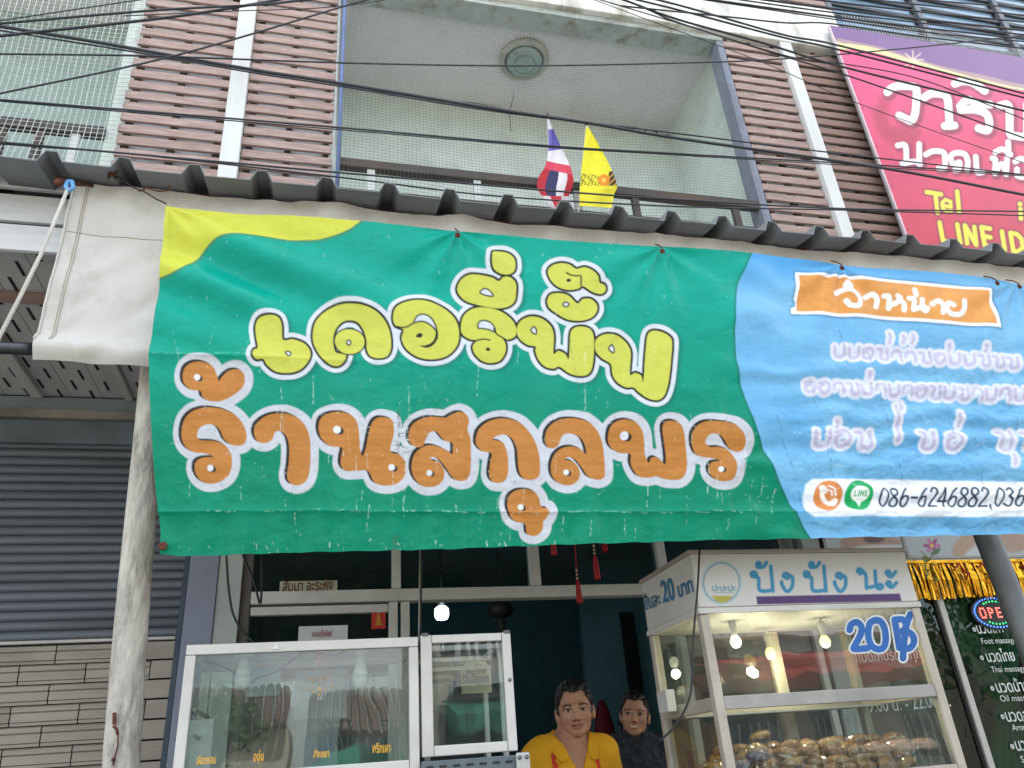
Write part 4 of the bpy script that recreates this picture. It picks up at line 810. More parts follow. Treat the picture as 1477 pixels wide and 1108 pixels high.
# sliding front section, right of the case
dr = empty('case_door', (.46, YL, zb_), 'white framed sliding glass door standing open beside the left case', 'glass door')
dx0, dx1, dz0, dz1 = P(604, 918).x+.006, P(736, 911).x, P(607, 1093).z, P(670, 914).z
for nm, *a in (('stile', dx0, dx0+.036), ('stile', dx1-.03, dx1)): box(nm, m_aluw, *a, YL, YL+.025, dz0, dz1, dr, .003)
box('top_rail', m_aluw, dx0+.037, dx1-.031, YL+.001, YL+.024, dz1-.026, dz1-.001, dr, .003); box('bottom_rail', m_aluw, dx0+.037, dx1-.031, YL+.001, YL+.024, dz0, dz0+.03, dr, .003)
box('pane', g_case, dx0+.037, dx1-.031, YL+.01, YL+.014, dz0+.03, dz1-.026, dr)
for a in (dx0+.004, dx1-.022): box('corner_clip', mat('dark_clip', '#55585a', .5), a, a+.02, YL-.003, YL+.027, dz1-.004, dz1+.006, dr)
MB().lathe([(.006,0),(.005,.006),(.001,.007)], (dx1-.012, YL, (dz0+dz1)/2+.03), 10, (0,-1,0)).build('knob', m_pipe, dr, True)
bx_ = empty('case_back_section', (.46, 2.95, zb_), 'glass back section with two rails behind the open case door', 'display case')
frame(bx_, dx0+.02, dx1-.006, YL+.1, YL+DL-.01, zb_-.026, dz1-.02, .018, m_alu); box('pane', g_case, dx0+.04, dx1-.026, YL+DL-.022, YL+DL-.018, zb_, dz1-.04, bx_)
for z in (dz1-.09, dz1-.06): box('rail', m_aluw, dx0+.04, dx1-.03, YL+.2, YL+.215, z, z+.012, bx_)
cdp = P(687, 968, YL+.3); cdd = empty('label_card', cdp, 'arched beige card with the shop name behind the case door', 'card')
z0_ = P(687, 1000, YL+.3).z; z1_ = P(687, 950, YL+.3).z; xa_, xb_ = P(665, 970, YL+.3).x, P(708, 970, YL+.3).x
arch = [(xa_, YL+.3, z0_), (xb_, YL+.3, z0_)] + [((xa_+xb_)/2+(xb_-xa_)/2*math.cos(a), YL+.3, z1_-.05+.05*math.sin(a)) for a in np.linspace(0, math.pi, 12)]
MB().prism(arch, (0,.003,0)).build('card', mat('beige_card', '#b7b193', .7), cdd)
m_ink = mat('dark_ink', '#33302a', .6)
text('เคอรี่พัฟ', m_ink, P(672,974,YL+.295), P(702,972,YL+.295), .03, parent=cdd, thick=.03); text('ร้านสกุลพร', m_ink, P(667,986,YL+.295), P(706,984,YL+.295), .03, parent=cdd, thick=.03)
# slotted shelf rail with bracket
sr = empty('slotted_rail', (.46, 2.58, 1.3), 'grey slotted steel rail below the open case door, with a bolted end plate', 'rail')
ra, rb = P(608, 1104, 2.585), P(752, 1093, 2.585); zc = (P(680,1100,2.585).z)
box('rail', mat('grey_enamel', '#5f6a70', .4, metal=.3), ra.x, rb.x, 2.575, 2.595, zc-.03, zc+.012, sr, .002)
for k in range(8): xx = ra.x+.012+k*.041; box('slot', m_black, xx, xx+.022, 2.5725, 2.576, zc-.008, zc-.002, sr)
pa = P(743, 1086, 2.565); box('end_plate', m_alu, rb.x-.022, rb.x+.022, 2.56, 2.573, zc-.12, zc+.018, sr, .006)
for dx in (-.012, .012): MB().lathe([(.007,0),(.006,.004),(.001,.005)], (rb.x+dx, 2.56, zc+.004), 10, (0,-1,0)).build('bolt', m_pipe, sr, True)
box('upright', m_alu, rb.x-.02, rb.x+.02, 2.597, 2.62, .12, zc+.01, sr)
# bulbs inside the case
m_bulb = mat('frosted_bulb', '#c9cdca', .35, var=.03); m_sock = mat('white_socket', '#c3c6c4', .5)
for i, px in enumerate((352, 520)):
    c = P(px, 960, YL+.12); e = empty('light_bulb', c, ['unlit bulb in the left case, the one nearer the shutter', 'unlit bulb in the left case, the one right of the gold charm'][i], 'light bulb')
    ztop = zt-.009; MB().lathe([(.03,ztop-c.z),(.03,ztop-c.z-.014),(.017,ztop-c.z-.02),(.017,.035),(.015,.03)], c, 16).build('socket', m_sock, e, True)
    MB().lathe([(.013,.03),(.015,.012),(.02,-.01),(.026,-.03)], c, 16).build('bulb_collar', m_white, e, True)
    MB().lathe([(.0258,-.03),(.027,-.045),(.022,-.062),(.012,-.072),(.001,-.075)], c, 16).build('bulb', m_bulb, e, True)
cw = [P(*q, YL+.15) for q in smooth_poly([(290,952),(318,960),(340,972),(358,986),(372,978),(400,968),(425,950),(445,940),(480,945),(500,938)], False, 4)]
tag(tube('case_wire', m_black, cw, .0028), 'thin wire strung between the bulbs in the left case', 'wire')
# gold charm with a red bow
gc = empty('gold_charm', P(461, 1005, YL+.05), 'gold fish charm with beads hanging from a red bow in the left case', 'charm')
m_au = mat('gold', '#c79222', .3, metal=.8, var=.3, scale=60); rr = random.Random(5)
tube('red_bow', mat('red_ribbon', '#c01f2c', .5), [P(*q, YL+.05) for q in smooth_poly([(461,962),(460,945),(466,941),(474,948),(472,953),(463,945),(455,943),(461,946)], False, 4)], .0022, gc, 5)
body = MB()
for k in range(16):
    t = k/15; c = P(443+36*t, 983-9*t, YL+.05); body.lathe([(.001,-.006),(.005+.004*math.sin(3.1*t),0),(.001,.006)], c + Vector((0, rr.uniform(-.006,.006), rr.uniform(-.006,.006))), 6, (1,0,.2))
body.build('charm_body', m_au, gc)
for (a, b_) in ((452,998),(461,1003),(470,996),(446,996),(478,990)):
    q = P(a, b_, YL+.05); tube('bead_string', m_au, [q, P(a, 982, YL+.05)], .0014, gc, 4); MB().lathe([(.001,-.007),(.006,0),(.001,.007)], q, 8).build('bead', m_au, gc, True)
MB().lathe([(.001,-.013),(.009,-.008),(.009,.006),(.003,.012)], P(461, 994, YL+.05), 10).build('bell', m_au, gc, True); box('tag', m_alu, *sorted((P(458,1004,YL+.05).x, P(465,1004,YL+.05).x)), YL+.049, YL+.051, P(461,1009,YL+.05).z, P(461,1001,YL+.05).z, gc)
# papers and trays in the case
yb_ = YL+DL-.03
m_plas = mat('plastic_sleeve', '#a9b6c2', .2, var=.15, scale=14, bump=.5, bscale=22, coat=.6)
sheet('plastic_sleeve', (427,968), (500,1035), yb_, m_plas, 'crinkled plastic sleeve hanging at the back of the left case, upper one'); sheet('plastic_sleeve', (429,1038), (486,1112), yb_-.004, mat('plastic_sleeve_dull', '#8f9ba3', .3, var=.12, scale=10, bump=.4, bscale=22), 'greyer plastic sleeve at the back of the left case, below the crinkled one')
sheet('menu_sheet', (360,964), (403,1003), yb_-.006, mat('pale_blue_sheet', '#a9cbd3', .5), 'pale blue sheet at the back of the left case, behind the first bulb'); sheet('menu_sheet', (258,1040), (302,1112), YL+.2, m_pap, 'white sheet of paper leaning at the left end of the left case')
for i in range(5):
    x = x0+.06+i*.12; zz = zb_-.0
    tr = empty('tray', (x, YL+.2, zz), ['steel tray at the left end of the left case', 'steel tray second from the left in the left case', 'steel tray in the middle of the left case', 'steel tray second from the right in the left case', 'steel tray at the right end of the left case'][i], 'tray', 'steel trays in the left case')
    MB().box(x, x+.1, YL+.06, YL+.36, zz-.025, zz-.02).build('tray_bottom', m_alu, tr); MB().box(x, x+.1, YL+.06, YL+.064, zz-.02, zz-.004).box(x, x+.1, YL+.356, YL+.36, zz-.02, zz-.004).build('tray_rim', m_alu, tr)

# ------------------------------------------------------------------ right bakery case
YG = 2.6; gx0, gx1 = P(995, 800, YG).x, P(1303, 797, YG).x; gz1 = P(1150, 798, YG).z; gz0 = P(1165, 872, YG).z; YGb = 3.09
bc = empty('bakery_case', (1.78, 2.85, .12), 'white framed bakery case with blue lettered header and rows of wrapped buns', 'display case')
m_hdr = mat('header_white', '#c5c4bd', .5, var=.05, dirt=.2, dirtcol='#9b9484')
hb = box('header_box', m_hdr, gx0, gx1, YG, YGb, gz0, gz1, bc, .003)
box('header_top_trim', mat('trim_beige', '#a59c90', .5, metal=.2), gx0-.008, gx1+.008, YG-.008, YGb+.005, gz1-.0, gz1+.016, bc, .003); box('header_bottom_trim', m_aluw, gx0-.006, gx1+.006, YG-.006, YGb+.004, gz0-.022, gz0-.001, bc, .003)
# printed front of the header
nx_, nz_ = 330, 80; gxx, gzz = np.meshgrid(np.linspace(gx0+.002, gx1-.002, nx_), np.linspace(gz1-.002, gz0+.002, nz_))
Pq = np.stack([gxx.ravel(), np.full(gxx.size, YG-.003), gzz.ravel()], 1); cc = (Pq-[0,0,H]) @ M
K = Art((CX+F*cc[:,0]/cc[:,2]).reshape(gxx.shape), (CY+F*cc[:,1]/cc[:,2]).reshape(gxx.shape), '#c9c8c3')
BL = '#2a86ae'; K.zoom(977, 733, 2.954)
K.fill(K.shape([(335,376),(948,364),(956,396),(341,411)], smooth=False), '#4a2f66')
def pang(dx):
    for st in ([(326,290),(316,284),(318,274),(330,274),(336,286),(326,292),(318,290)], [(330,292),(346,300),(352,350),(402,350),(406,344),(398,248)], [(338,240),(344,232),(352,236),(350,246),(340,246),(344,252),(366,250),(380,232)], [(462,296),(452,290),(456,280),(468,280),(474,292),(470,300)], [(474,286),(490,296),(490,330),(476,352),(462,352),(446,326),(444,314)]): K.fill(K.stroke([(a+dx, b_) for a, b_ in st], 2.75), BL)
pang(0); pang(226)
for st in ([(778,276),(768,270),(772,260),(784,262),(788,274),(778,280)], [(786,266),(802,284),(806,340)], [(806,340),(846,332)], [(842,268),(848,330),(862,344),(874,336),(866,326),(850,330)], [(896,284),(890,276),(898,268),(906,276),(900,288),(912,292),(930,272)], [(898,330),(892,322),(900,314),(908,322),(904,334),(916,336),(934,318)]): K.fill(K.stroke(st, 2.75), BL)
el = K.ell(188, 318, 82, 90); K.fill(el, '#8fb9c6', 1); K.fill(el, '#c9c9c4', -.6); K.fill(el, '#2f7f9f', -1.4); K.fill(el, '#c8c8c3', -2.8)
K.fill(K.shape([(146,374),(236,374),(216,398),(188,404),(164,396)], smooth=False), '#a9a23c')
for x in (150, 184, 218):
    for st in ([(x,334),(x+2,350),(x+14,350),(x+14,330)], [(x+20,336),(x+26,342),(x+22,350)]): K.fill(K.stroke(st, .8), '#3a86a0')
for x in range(154, 236, 9): K.fill(K.stroke([(x,360),(x+5,360)], .8), '#7d8f94', 0, .6, .8)
finish('header_print', Pq, K.grid_faces(), mat('printed_white_sheet', '#fff', .45, var=.04, bump=.03, attr='Col'), bc, True, colors=K.C)
m_bl = mat('blue_letter', '#1f6f97', .5)
ta, tb = at(930, 880, X=gx0-.004), at(998, 858, X=gx0-.004)
text('ชิ้นละ', m_bl, at(930, 880, X=gx0-.004), at(953, 872, X=gx0-.004), .055, parent=bc, thick=.02); text('20', m_bl, at(956, 869, X=gx0-.004), at(974, 864, X=gx0-.004), .085, parent=bc, thick=.02); text('บาท', m_bl, at(979, 862, X=gx0-.004), at(1000, 853, X=gx0-.004), .055, parent=bc, thick=.02)
# frame and glass
zf0, zf1 = 1.2, gz0-.024; w = .034; m_bf = mat('cream_frame', '#b4ada0', .45, metal=.15, dirt=.3, dirtcol='#7d7466')
for x in (gx0, gx1-w):
    for y in (YG, YGb-w): box('corner_post', m_bf, x, x+w, y, y+w, zf0, zf1, bc, .003)
zs0, zs1 = P(1200, 1014, YG).z, P(1200, 995, YG).z
box('front_bar', mat('grey_bar', '#9c9a96', .5, dirt=.3), gx0+w+.001, gx1-w-.001, YG+.003, YG+.03, zs0, zs1, bc, .003)
box('shelf', m_alu, gx0+w, gx1-w, YG+.33, YGb-w, zs0-.004, zs0+.004, bc)
for x in (gx0+.004, gx1-w+.004): box('side_bar', m_bf, x, x+.024, YG+w+.001, YGb-w-.001, zs0, zs1, bc, .003)
box('back_bar', m_bf, gx0+w+.001, gx1-w-.001, YGb-.03, YGb-.004, zs0, zs1, bc, .003)
for x in (1.84,): box('back_stile', m_bf, x, x+.05, YGb-.032, YGb-.003, zs1+.002, zf1, bc, .003); box('back_stile', m_bf, x, x+.05, YGb-.032, YGb-.003, zf0, zs0-.002, bc, .003)
zg0 = 1.29
for a, b_ in ((zg0+.02, zs0-.001), (zs1+.001, zf1)):
    box('pane', g_case, gx0+w, gx1-w, YG+.012, YG+.016, a, b_, bc); box('pane', g_case, gx0+.012, gx0+.016, YG+w, YGb-w, a, b_, bc); box('pane', g_case, gx1-.016, gx1-.012, YG+w, YGb-w, a, b_, bc); box('pane', g_case, gx0+w, 1.838, YGb-.02, YGb-.016, a, b_, bc)
box('tray_shelf', m_alu, gx0+w, gx1-w, YG+.02, YGb-.02, zg0, zg0+.012, bc); box('bottom_rail', m_bf, gx0+w+.001, gx1-w-.001, YG+.002, YG+.03, zg0-.02, zg0+.018, bc, .003)
box('base', m_hdr, gx0+.004, gx1-.004, YG+.02, YGb-.02, .5, zg0-.022, bc)
for x in (gx0+.03, gx1-.06):
    for y in (YG+.04, YGb-.07): box('leg', m_alu, x, x+.03, y, y+.03, .12, .5, bc)
sw = at(946, 1012, Y=2.98); box('switch_box', m_hdr, gx0-.045, gx0-.008, 2.9, 2.99, P(946,1030,2.98).z, P(946,998,2.98).z, bc, .004)
# blue price on the glass: "20" and the baht sign
def decal(strokes, y, r, grow, m, name, parent, zoomtr, step=.0011):
    Q = np.vstack([np.array(s, float)/zoomtr[2]+np.array(zoomtr[:2]) for s in strokes]); lo, hi = Q.min(0)-9, Q.max(0)+9
    c = [at(a, b_, Y=y) for a in (lo[0], hi[0]) for b_ in (lo[1], hi[1])]; xs = np.arange(min(p.x for p in c), max(p.x for p in c), step); zs = np.arange(max(p.z for p in c), min(p.z for p in c), -step)
    X_, Z_ = np.meshgrid(xs, zs); Pd = np.stack([X_.ravel(), np.full(X_.size, y), Z_.ravel()], 1); cc = (Pd-[0,0,H]) @ M
    a_ = Art((CX+F*cc[:,0]/cc[:,2]).reshape(X_.shape), (CY+F*cc[:,1]/cc[:,2]).reshape(X_.shape), '#fff'); a_.zoom(*zoomtr); d = np.full(a_.U.size, 1e3)
    for s in strokes: ix, dd = a_.stroke(s, r, 12); d[ix] = np.minimum(d[ix], dd)
    f_ = a_.grid_faces(); f_ = f_[(d[f_].mean(1) < grow)]; us, inv = np.unique(f_, return_inverse=True); return finish(name, Pd[us], inv.reshape(-1, 4), m, parent)
tr_ = (1160, 780, 4.659)
pr = [[(305,600),(315,565),(350,548),(380,570),(385,610),(365,660),(335,715),(345,728),(425,722)], [(470,535),(440,560),(430,630),(450,700),(490,728),(530,720),(548,670),(540,590),(510,540),(470,535)], [(608,530),(640,720)], [(608,530),(660,530),(685,560),(670,600),(630,618)], [(630,618),(690,610),(730,640),(735,690),(700,725),(640,720)], [(712,495),(690,560),(672,680),(664,790)]]
price = empty('price_sticker', P(1270, 950, YG+.01), 'large blue price lettering with a white rim on the bakery case glass', 'sticker')
decal(pr, YG+.0105, 4.7, 2.6, mat('sticker_white', '#d5d9d6', .5), 'white_rim', price, tr_); decal(pr, YG+.0095, 4.7, 0, mat('sticker_blue', '#1c5fa8', .4), 'blue_numerals', price, tr_)
# lit bulbs in the bakery case
for i, (px, py, y, col) in enumerate(((1061, 925, 2.78, '#fff3d0'), (1111, 942, 2.98, '#ffd23e'), (1190, 925, 2.78, '#ffe27a'))):
    c = at(px, py, Y=y); e = empty('lit_bulb', c, ['lit white bulb in the bakery case, first from its left post', 'lit yellow bulb deeper in the bakery case, between two others', 'lit warm bulb in the bakery case, nearest the price lettering'][i], 'light bulb', 'lit bulbs in the bakery case')
    MB().lathe([(.001,-.024),(.013,-.021),(.019,-.01),(.021,0),(.016,.012),(.011,.02)], c, 16).build('bulb', mat('lit_bulb_%d' % i, '#ffffff', .4, emit=col, estr=2.6 if i == 0 else 1.0), e, True)
    MB().lathe([(.011,.02),(.011,.045),(.014,.05),(.014,.075)], c, 14).build('socket', m_hdr, e, True); tube('cord', m_hdr, [c+Vector((0,0,.075)), Vector((c.x, c.y, zf1+.02))], .005, e)
    l_ = bpy.data.lights.new('bulb_light', 'POINT'); l_.energy = .75; l_.shadow_soft_size = .02; l_.color = (1,.84,.56); lo = bpy.data.objects.new('bulb_light', l_); COL.objects.link(lo); lo.parent = e; lo.location = (0, 0, -.05)
# wrapped buns
m_bun = mat('baked_bun', '#8f5e26', .6, var=.45, scale=30, bump=.2, dirt=.5, dirtcol='#6b3a16', dscale=18); m_bun2 = mat('pale_bun', '#b78a4c', .5, var=.3, scale=30, bump=.2); m_bun3 = mat('purple_bun', '#5b4668', .5, var=.2); m_bun4 = mat('pink_roll', '#c08a72', .5, var=.2)
def wrapper():
    m = bpy.data.materials.new('clear_wrapper'); m.use_nodes = True; t = m.node_tree; n = t.nodes; l = t.links
    for x in list(n): n.remove(x)
    o = n.new('ShaderNodeOutputMaterial'); a = n.new('ShaderNodeBsdfTransparent'); g = n.new('ShaderNodeBsdfGlossy'); g.inputs['Roughness'].default_value = .08; lw = n.new('ShaderNodeFresnel'); lw.inputs[0].default_value = 1.7; ge = n.new('ShaderNodeNewGeometry'); mm = n.new('ShaderNodeMath'); mm.operation = 'MULTIPLY_ADD'; mm.inputs[1].default_value = -1; l.new(ge.outputs['Backfacing'], mm.inputs[0]); af = n.new('ShaderNodeMath'); af.inputs[1].default_value = .1; l.new(lw.outputs[0], af.inputs[0]); l.new(af.outputs[0], mm.inputs[2]); mm.use_clamp = True
    mi = n.new('ShaderNodeMixShader'); l.new(mm.outputs[0], mi.inputs[0]); l.new(a.outputs[0], mi.inputs[1]); l.new(g.outputs[0], mi.inputs[2]); l.new(mi.outputs[0], o.inputs[0]); return m
m_wrap = wrapper(); protos = []
def bunmesh(seed, grow, crumple):
    r_ = random.Random(seed); bm = bmesh.new(); bmesh.ops.create_icosphere(bm, subdivisions=3, radius=1)
    for v_ in bm.verts:
        c = v_.co; k = 1+r_.uniform(-crumple, crumple)*(1 if crumple > .1 else .6)+(.0 if crumple > .1 else .12*math.sin(c.x*5+seed)*math.sin(c.y*4+seed*2)); v_.co = Vector((c.x*(.05+grow)*k, c.y*(.036+grow)*k, max(c.z, -.6)*(.026+grow*.6)*k + .016))
        if crumple and abs(c.x) > .8: v_.co.x *= 1.25; v_.co.z = .016+(v_.co.z-.016)*.5
    me = bpy.data.meshes.new('bun'); bm.to_mesh(me); bm.free(); return me
bms = [bunmesh(i, 0, .035) for i in range(3)]; wms = [bunmesh(20+i, .006, .13) for i in range(4)]
for me in wms: me.materials.append(m_wrap)
for me in bms: me.materials.append(None); me.polygons.foreach_set('use_smooth', [True]*len(me.polygons))
rr = random.Random(21); cnt = 0
def bun(x, y, z, m, kx, label, group):
    global cnt
    e = empty('wrapped_bun', (x, y, z), label, 'bun', group); rz = rr.uniform(-.5, .5)
    o = link('bun', bms[cnt % 3], e, Vector((x, y, z))); o.material_slots[0].link = 'OBJECT'; o.material_slots[0].material = m; o.rotation_euler = (rr.uniform(-.3,.2), rr.uniform(-.25,.25), rz); o.scale = (kx*.82, .82, .85)
    k = link('wrapper', wms[cnt % 4], e, Vector((x, y, z))); k.rotation_euler = o.rotation_euler; k.scale = o.scale; cnt += 1
zt_ = zg0+.013
for lay, (n_x, n_y, zz) in enumerate(((9, 5, zt_), (8, 4, zt_+.03), (7, 4, zt_+.058), (5, 3, zt_+.084))):
    for j in range(n_y):
        for i in range(n_x):
            x = gx0+.1+(gx1-gx0-.2)*(i+.5)/n_x + rr.uniform(-.012,.012) + (.05 if lay > 1 else 0); y = YG+.09+.36*(j+.5)/n_y + rr.uniform(-.01,.01)+lay*.012
            left = i == 0 and lay < 3
            bun(x, y, zz+rr.uniform(0,.006), m_bun3 if left and j == 0 else m_bun if rr.random() < .7 else m_bun2, 1, ('brown wrapped bun, %s from the left in the %s row of the %s layer' % (('first', 'second', 'third', 'fourth', 'fifth', 'sixth', 'seventh', 'eighth', 'ninth')[i], ('front', 'second', 'third', 'fourth', 'back')[j], ('bottom', 'second', 'third', 'top')[lay])) if not (left and j == 0) else 'purple bun in a clear wrapper at the left of the heap, in the %s layer' % ('bottom', 'second', 'third', 'top')[lay], 'wrapped buns in the bakery case' if not (left and j == 0) else 'purple buns in the bakery case')
for k in range(3): bun(gx1-.3+k*.1, YG+.06, zt_+.06, m_bun4, 1.15, 'pale pink wrapped roll at the front right of the bun heap, %s of three' % ('leftmost', 'middle', 'rightmost')[k], 'pink rolls in the bakery case')
bun(gx0+.06, YG+.2, zt_+.03, m_bun, 1.2, 'brown wrapped bun alone beside the left post of the bakery case', None); bun(1.68, YGb-.1, zt_+.13, m_bun2, 1.1, 'golden round bun lying highest at the back of the heap', None)

# ------------------------------------------------------------------ massage shop front on the right
ms = empty('massage_shopfront', (4, YF, .12), 'dark green glass front of the massage shop behind the bakery case', 'shopfront')
zp0 = at(1400, 812, Y=YF).z
for a, b_ in ((2.86, 2.9), (3.565, 3.605), (5.0, 5.05)): box('mullion', m_aluw, a, b_, YF-.02, YF+.04, .12, zp0, ms, .003)
box('mullion_shadow_gap', m_black, 3.545, 3.563, YF-.005, YF+.035, .12, zp0, ms)
for a, b_ in ((2.902, 3.543), (3.607, 4.998), (5.052, 7)): box('pane', g_mass, a, b_, YF+.004, YF+.01, .12, zp0-.002, ms)
box('top_rail', m_aluw, 2.86, 7, YF-.015, YF+.04, zp0, zp0+.03, ms, .003)
box('pier', mat('pale_pier', '#9aa09d', .8), 2.74, 2.855, YF-.03, YF+.2, .12, 2.8, ms)
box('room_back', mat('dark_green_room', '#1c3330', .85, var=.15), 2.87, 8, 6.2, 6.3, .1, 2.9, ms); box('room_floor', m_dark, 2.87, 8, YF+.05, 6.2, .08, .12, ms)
box('wall_above', m_conc, 2.87, 8, YF+.06, YF+.2, zp0+.032, 3.2, ms)
# posters
zq0, zq1 = zp0+.035, zp0+.42
for i, (xa_, xb_) in enumerate(((2.9, 3.42), (3.45, 4.9))):
    n1, n2 = int((xb_-xa_)/.004), 100; gxx, gzz = np.meshgrid(np.linspace(xa_, xb_, n1), np.linspace(zq1, zq0, n2)); Pq = np.stack([gxx.ravel(), np.full(gxx.size, YF-.03), gzz.ravel()], 1); cc = (Pq-[0,0,H]) @ M
    K = Art((CX+F*cc[:,0]/cc[:,2]).reshape(gxx.shape), (CY+F*cc[:,1]/cc[:,2]).reshape(gxx.shape), '#aebac0'); K.zoom(977, 733, 2.954)
    if i == 0:
        K.fill(K.shape([(690,150),(720,120),(800,110),(900,120),(990,150),(980,175),(840,165),(740,190)]), '#a98a78', 0, 3); K.fill(K.shape([(790,130),(820,120),(880,125),(870,145),(820,150)]), '#5d4038', 0, 2); K.fill(K.shape([(735,175),(800,160),(980,160),(1010,200),(740,195)]), '#c9d2d4', 0, 2)
    else:
        K.fill(K.shape([(1190,230),(1170,180),(1190,140),(1230,110),(1300,110),(1290,160),(1240,190),(1230,230)]), '#b49a84', 0, 3); K.fill(K.shape([(1360,110),(1477,110),(1490,170),(1420,190),(1370,150)]), '#a98e7c', 0, 3)
        K.fill(K.shape([(1230,190),(1300,150),(1300,235),(1220,235)]), '#c3cdd2', 0, 3)
        for a in range(6): K.fill(K.stroke([(1085,160),(1085+30*math.cos(a*1.05),160+26*math.sin(a*1.05))], 2.6), '#9c3f86' if a % 2 else '#c06aa6', 0, 1)
        K.fill(K.shape([(1090,180),(1120,170),(1110,195),(1080,200)]), '#3f6b3a', 0, 1.5); K.fill(K.ell(1085, 160, 8, 8), '#e3c65a')
    po = finish('poster', Pq, K.grid_faces(), mat('printed_poster', '#fff', .4, var=.03, bump=0, attr='Col'), None, True, colors=K.C); tag(po, ['spa poster with a reclining face, half hidden by the bakery case', 'spa poster with a bare shoulder, towel and pink flower'][i], 'poster')
    bk = box('backing', m_aluw, xa_-.01, xb_+.01, YF-.026, YF-.02, zq0-.008, zq1+.01, po)
# gold fringe
gf = empty('gold_fringe', (4, YF-.06, 2.2), 'shiny gold foil fringe with red curls above the massage window', 'fringe')
zf_t, zf_b = at(1400, 811, Y=YF-.06).z, at(1400, 861, Y=YF-.06).z; rr = random.Random(8); b = MB(); x = 3.38
while x < 5.2:
    w_ = rr.uniform(.008, .02); y = YF-.06+rr.uniform(-.012,.012); dz = rr.uniform(-.012,.012); tw = rr.uniform(-.012,.012)
    b.add([(x, y, zf_t), (x+w_, y+rr.uniform(-.006,.006), zf_t), (x+w_+tw, y-.01+rr.uniform(-.01,.01), (zf_t+zf_b)/2), (x+tw, y-.01, (zf_t+zf_b)/2), (x+w_+tw*1.5, y+rr.uniform(-.012,.012), zf_b+dz), (x+tw*1.5, y, zf_b+dz)], [(0,1,2,3), (3,2,4,5)]); x += w_*.75
s_ = b.build('foil_strips', mat('gold_foil', '#d9a02a', .18, metal=1., var=.2, scale=30, bump=.3, bscale=40), gf); s_['kind'] = 'stuff'
box('top_band', MATS['gold_foil'], 3.38, 5.2, YF-.075, YF-.045, zf_t-.004, zf_t+.012, gf)
for k in range(7):
    c = Vector((3.74+k*.165, YF-.09, zf_t-.05)); tube('red_curl', mat('red_foil', '#a3241c', .35, metal=.4), [c + Vector((-.05+.1*t, 0, .03*math.sin(t*5)+.012*math.cos(t*14))) for t in np.linspace(0, 1, 12)] + [c+Vector((.03,0,-.03)), c+Vector((.01,0,-.06))], .0055, gf, 5)
# OPEN sign made of lights
op = empty('led_open_sign', at(1430, 885, Y=YF-.02), 'black oval LED sign reading OPEN behind the steel pole', 'sign')
ca = at(1428, 884, Y=YF-.02); rx, rz_ = .15, .085
MB().prism([(ca.x+.04+rx*1.15*math.cos(a), YF-.02, ca.z+rz_*1.15*math.sin(a)) for a in np.linspace(0, 2*math.pi, 28, endpoint=False)], (0,.015,0)).build('board', m_black, op)
def dots(pts, m, name):
    b = MB()
    for x, z in pts: b.lathe([(.0052,0),(.0042,.003),(.001,.004)], (x, YF-.0205, z), 6, (0,-1,0))
    o = b.build(name, m, op); return o
dots([(ca.x+.04+rx*math.cos(a), ca.z+rz_*math.sin(a)) for a in np.linspace(0, 2*math.pi, 40, endpoint=False)], mat('led_blue', '#3a6ad8', .4, emit='#3f7cff', estr=1.4), 'blue_dots')
dots([(ca.x+.04+rx*.75*math.cos(a), ca.z+rz_*.78*math.sin(a)) for a in np.linspace(0.9, 2.2, 7)] + [(ca.x+.04+rx*.75*math.cos(a), ca.z-rz_*.78*math.sin(a)) for a in np.linspace(.9, 2.2, 7)], mat('led_green', '#30b060', .4, emit='#30e070', estr=1.2), 'green_dots')
LT = {'O': [(0,0),(1,0),(2,0),(0,4),(1,4),(2,4),(-.4,1),(-.5,2),(-.4,3),(2.4,1),(2.5,2),(2.4,3)], 'P': [(0,0),(0,1),(0,2),(0,3),(0,4),(1,4),(2,3.6),(2.2,2.9),(1.8,2.1),(1,2)], 'E': [(0,0),(0,1),(0,2),(0,3),(0,4),(1,4),(2,4),(1,2),(1.8,2),(1,0),(2,0)], 'N': [(0,0),(0,1),(0,2),(0,3),(0,4),(.8,2.9),(1.4,1.6),(2.2,0),(2.2,1),(2.2,2),(2.2,3),(2.2,4)]}
dots([(ca.x-.065+k*.058+a*.012, ca.z-.026+b_*.013) for k, ch in enumerate('OPEN') for a, b_ in LT[ch]], mat('led_red', '#e05048', .4, emit='#ff5a50', estr=1.8), 'red_letters')
# list of services on the glass
m_let = mat('white_vinyl_letter', '#dfe6e4', .5)
yl = YF-.006
sv = empty('glass_lettering', at(1440, 1000, Y=yl), 'white bulleted list of massage services on the green glass', 'lettering')
for bx, by, th, (a, b_), en, (c, d) in ((1405,908,'นวดเท้า',((1411,914),(1448,912)),'Foot massage',((1417,929),(1466,927))), (1416,949,'นวดไทย',((1425,955),(1465,953)),'Thai massage',((1431,970),(1480,968))), (1431,993,'นวดน้ำมัน',((1439,999),(1496,996)),'Oil massage',((1444,1012),(1494,1010))), (1446,1034,'นวดอโรมา',((1453,1041),(1512,1038)),'Aroma massage',((1461,1054),(1522,1051))), (1460,1077,'นวดสปา',((1467,1083),(1515,1080)),'Spa massage',((1474,1100),(1530,1096)))):
    p = at(bx, by, Y=yl); MB().lathe([(.0105,0),(.0125,0),(.0125,.002),(.0105,.002)], p, 18, (0,-1,0)).build('bullet_ring', m_let, sv); MB().lathe([(.007,0),(.006,.002)], p, 14, (0,-1,0)).build('bullet', m_let, sv)
    text(th, m_let, at(*a, Y=yl), at(*b_, Y=yl), .062, parent=sv, thick=.01); text(en, m_let, at(*c, Y=yl), at(*d, Y=yl), .034, parent=sv)
hv = empty('opening_hours', at(1300, 1000, Y=yl), 'white opening hours lettering seen through the bakery case', 'lettering')
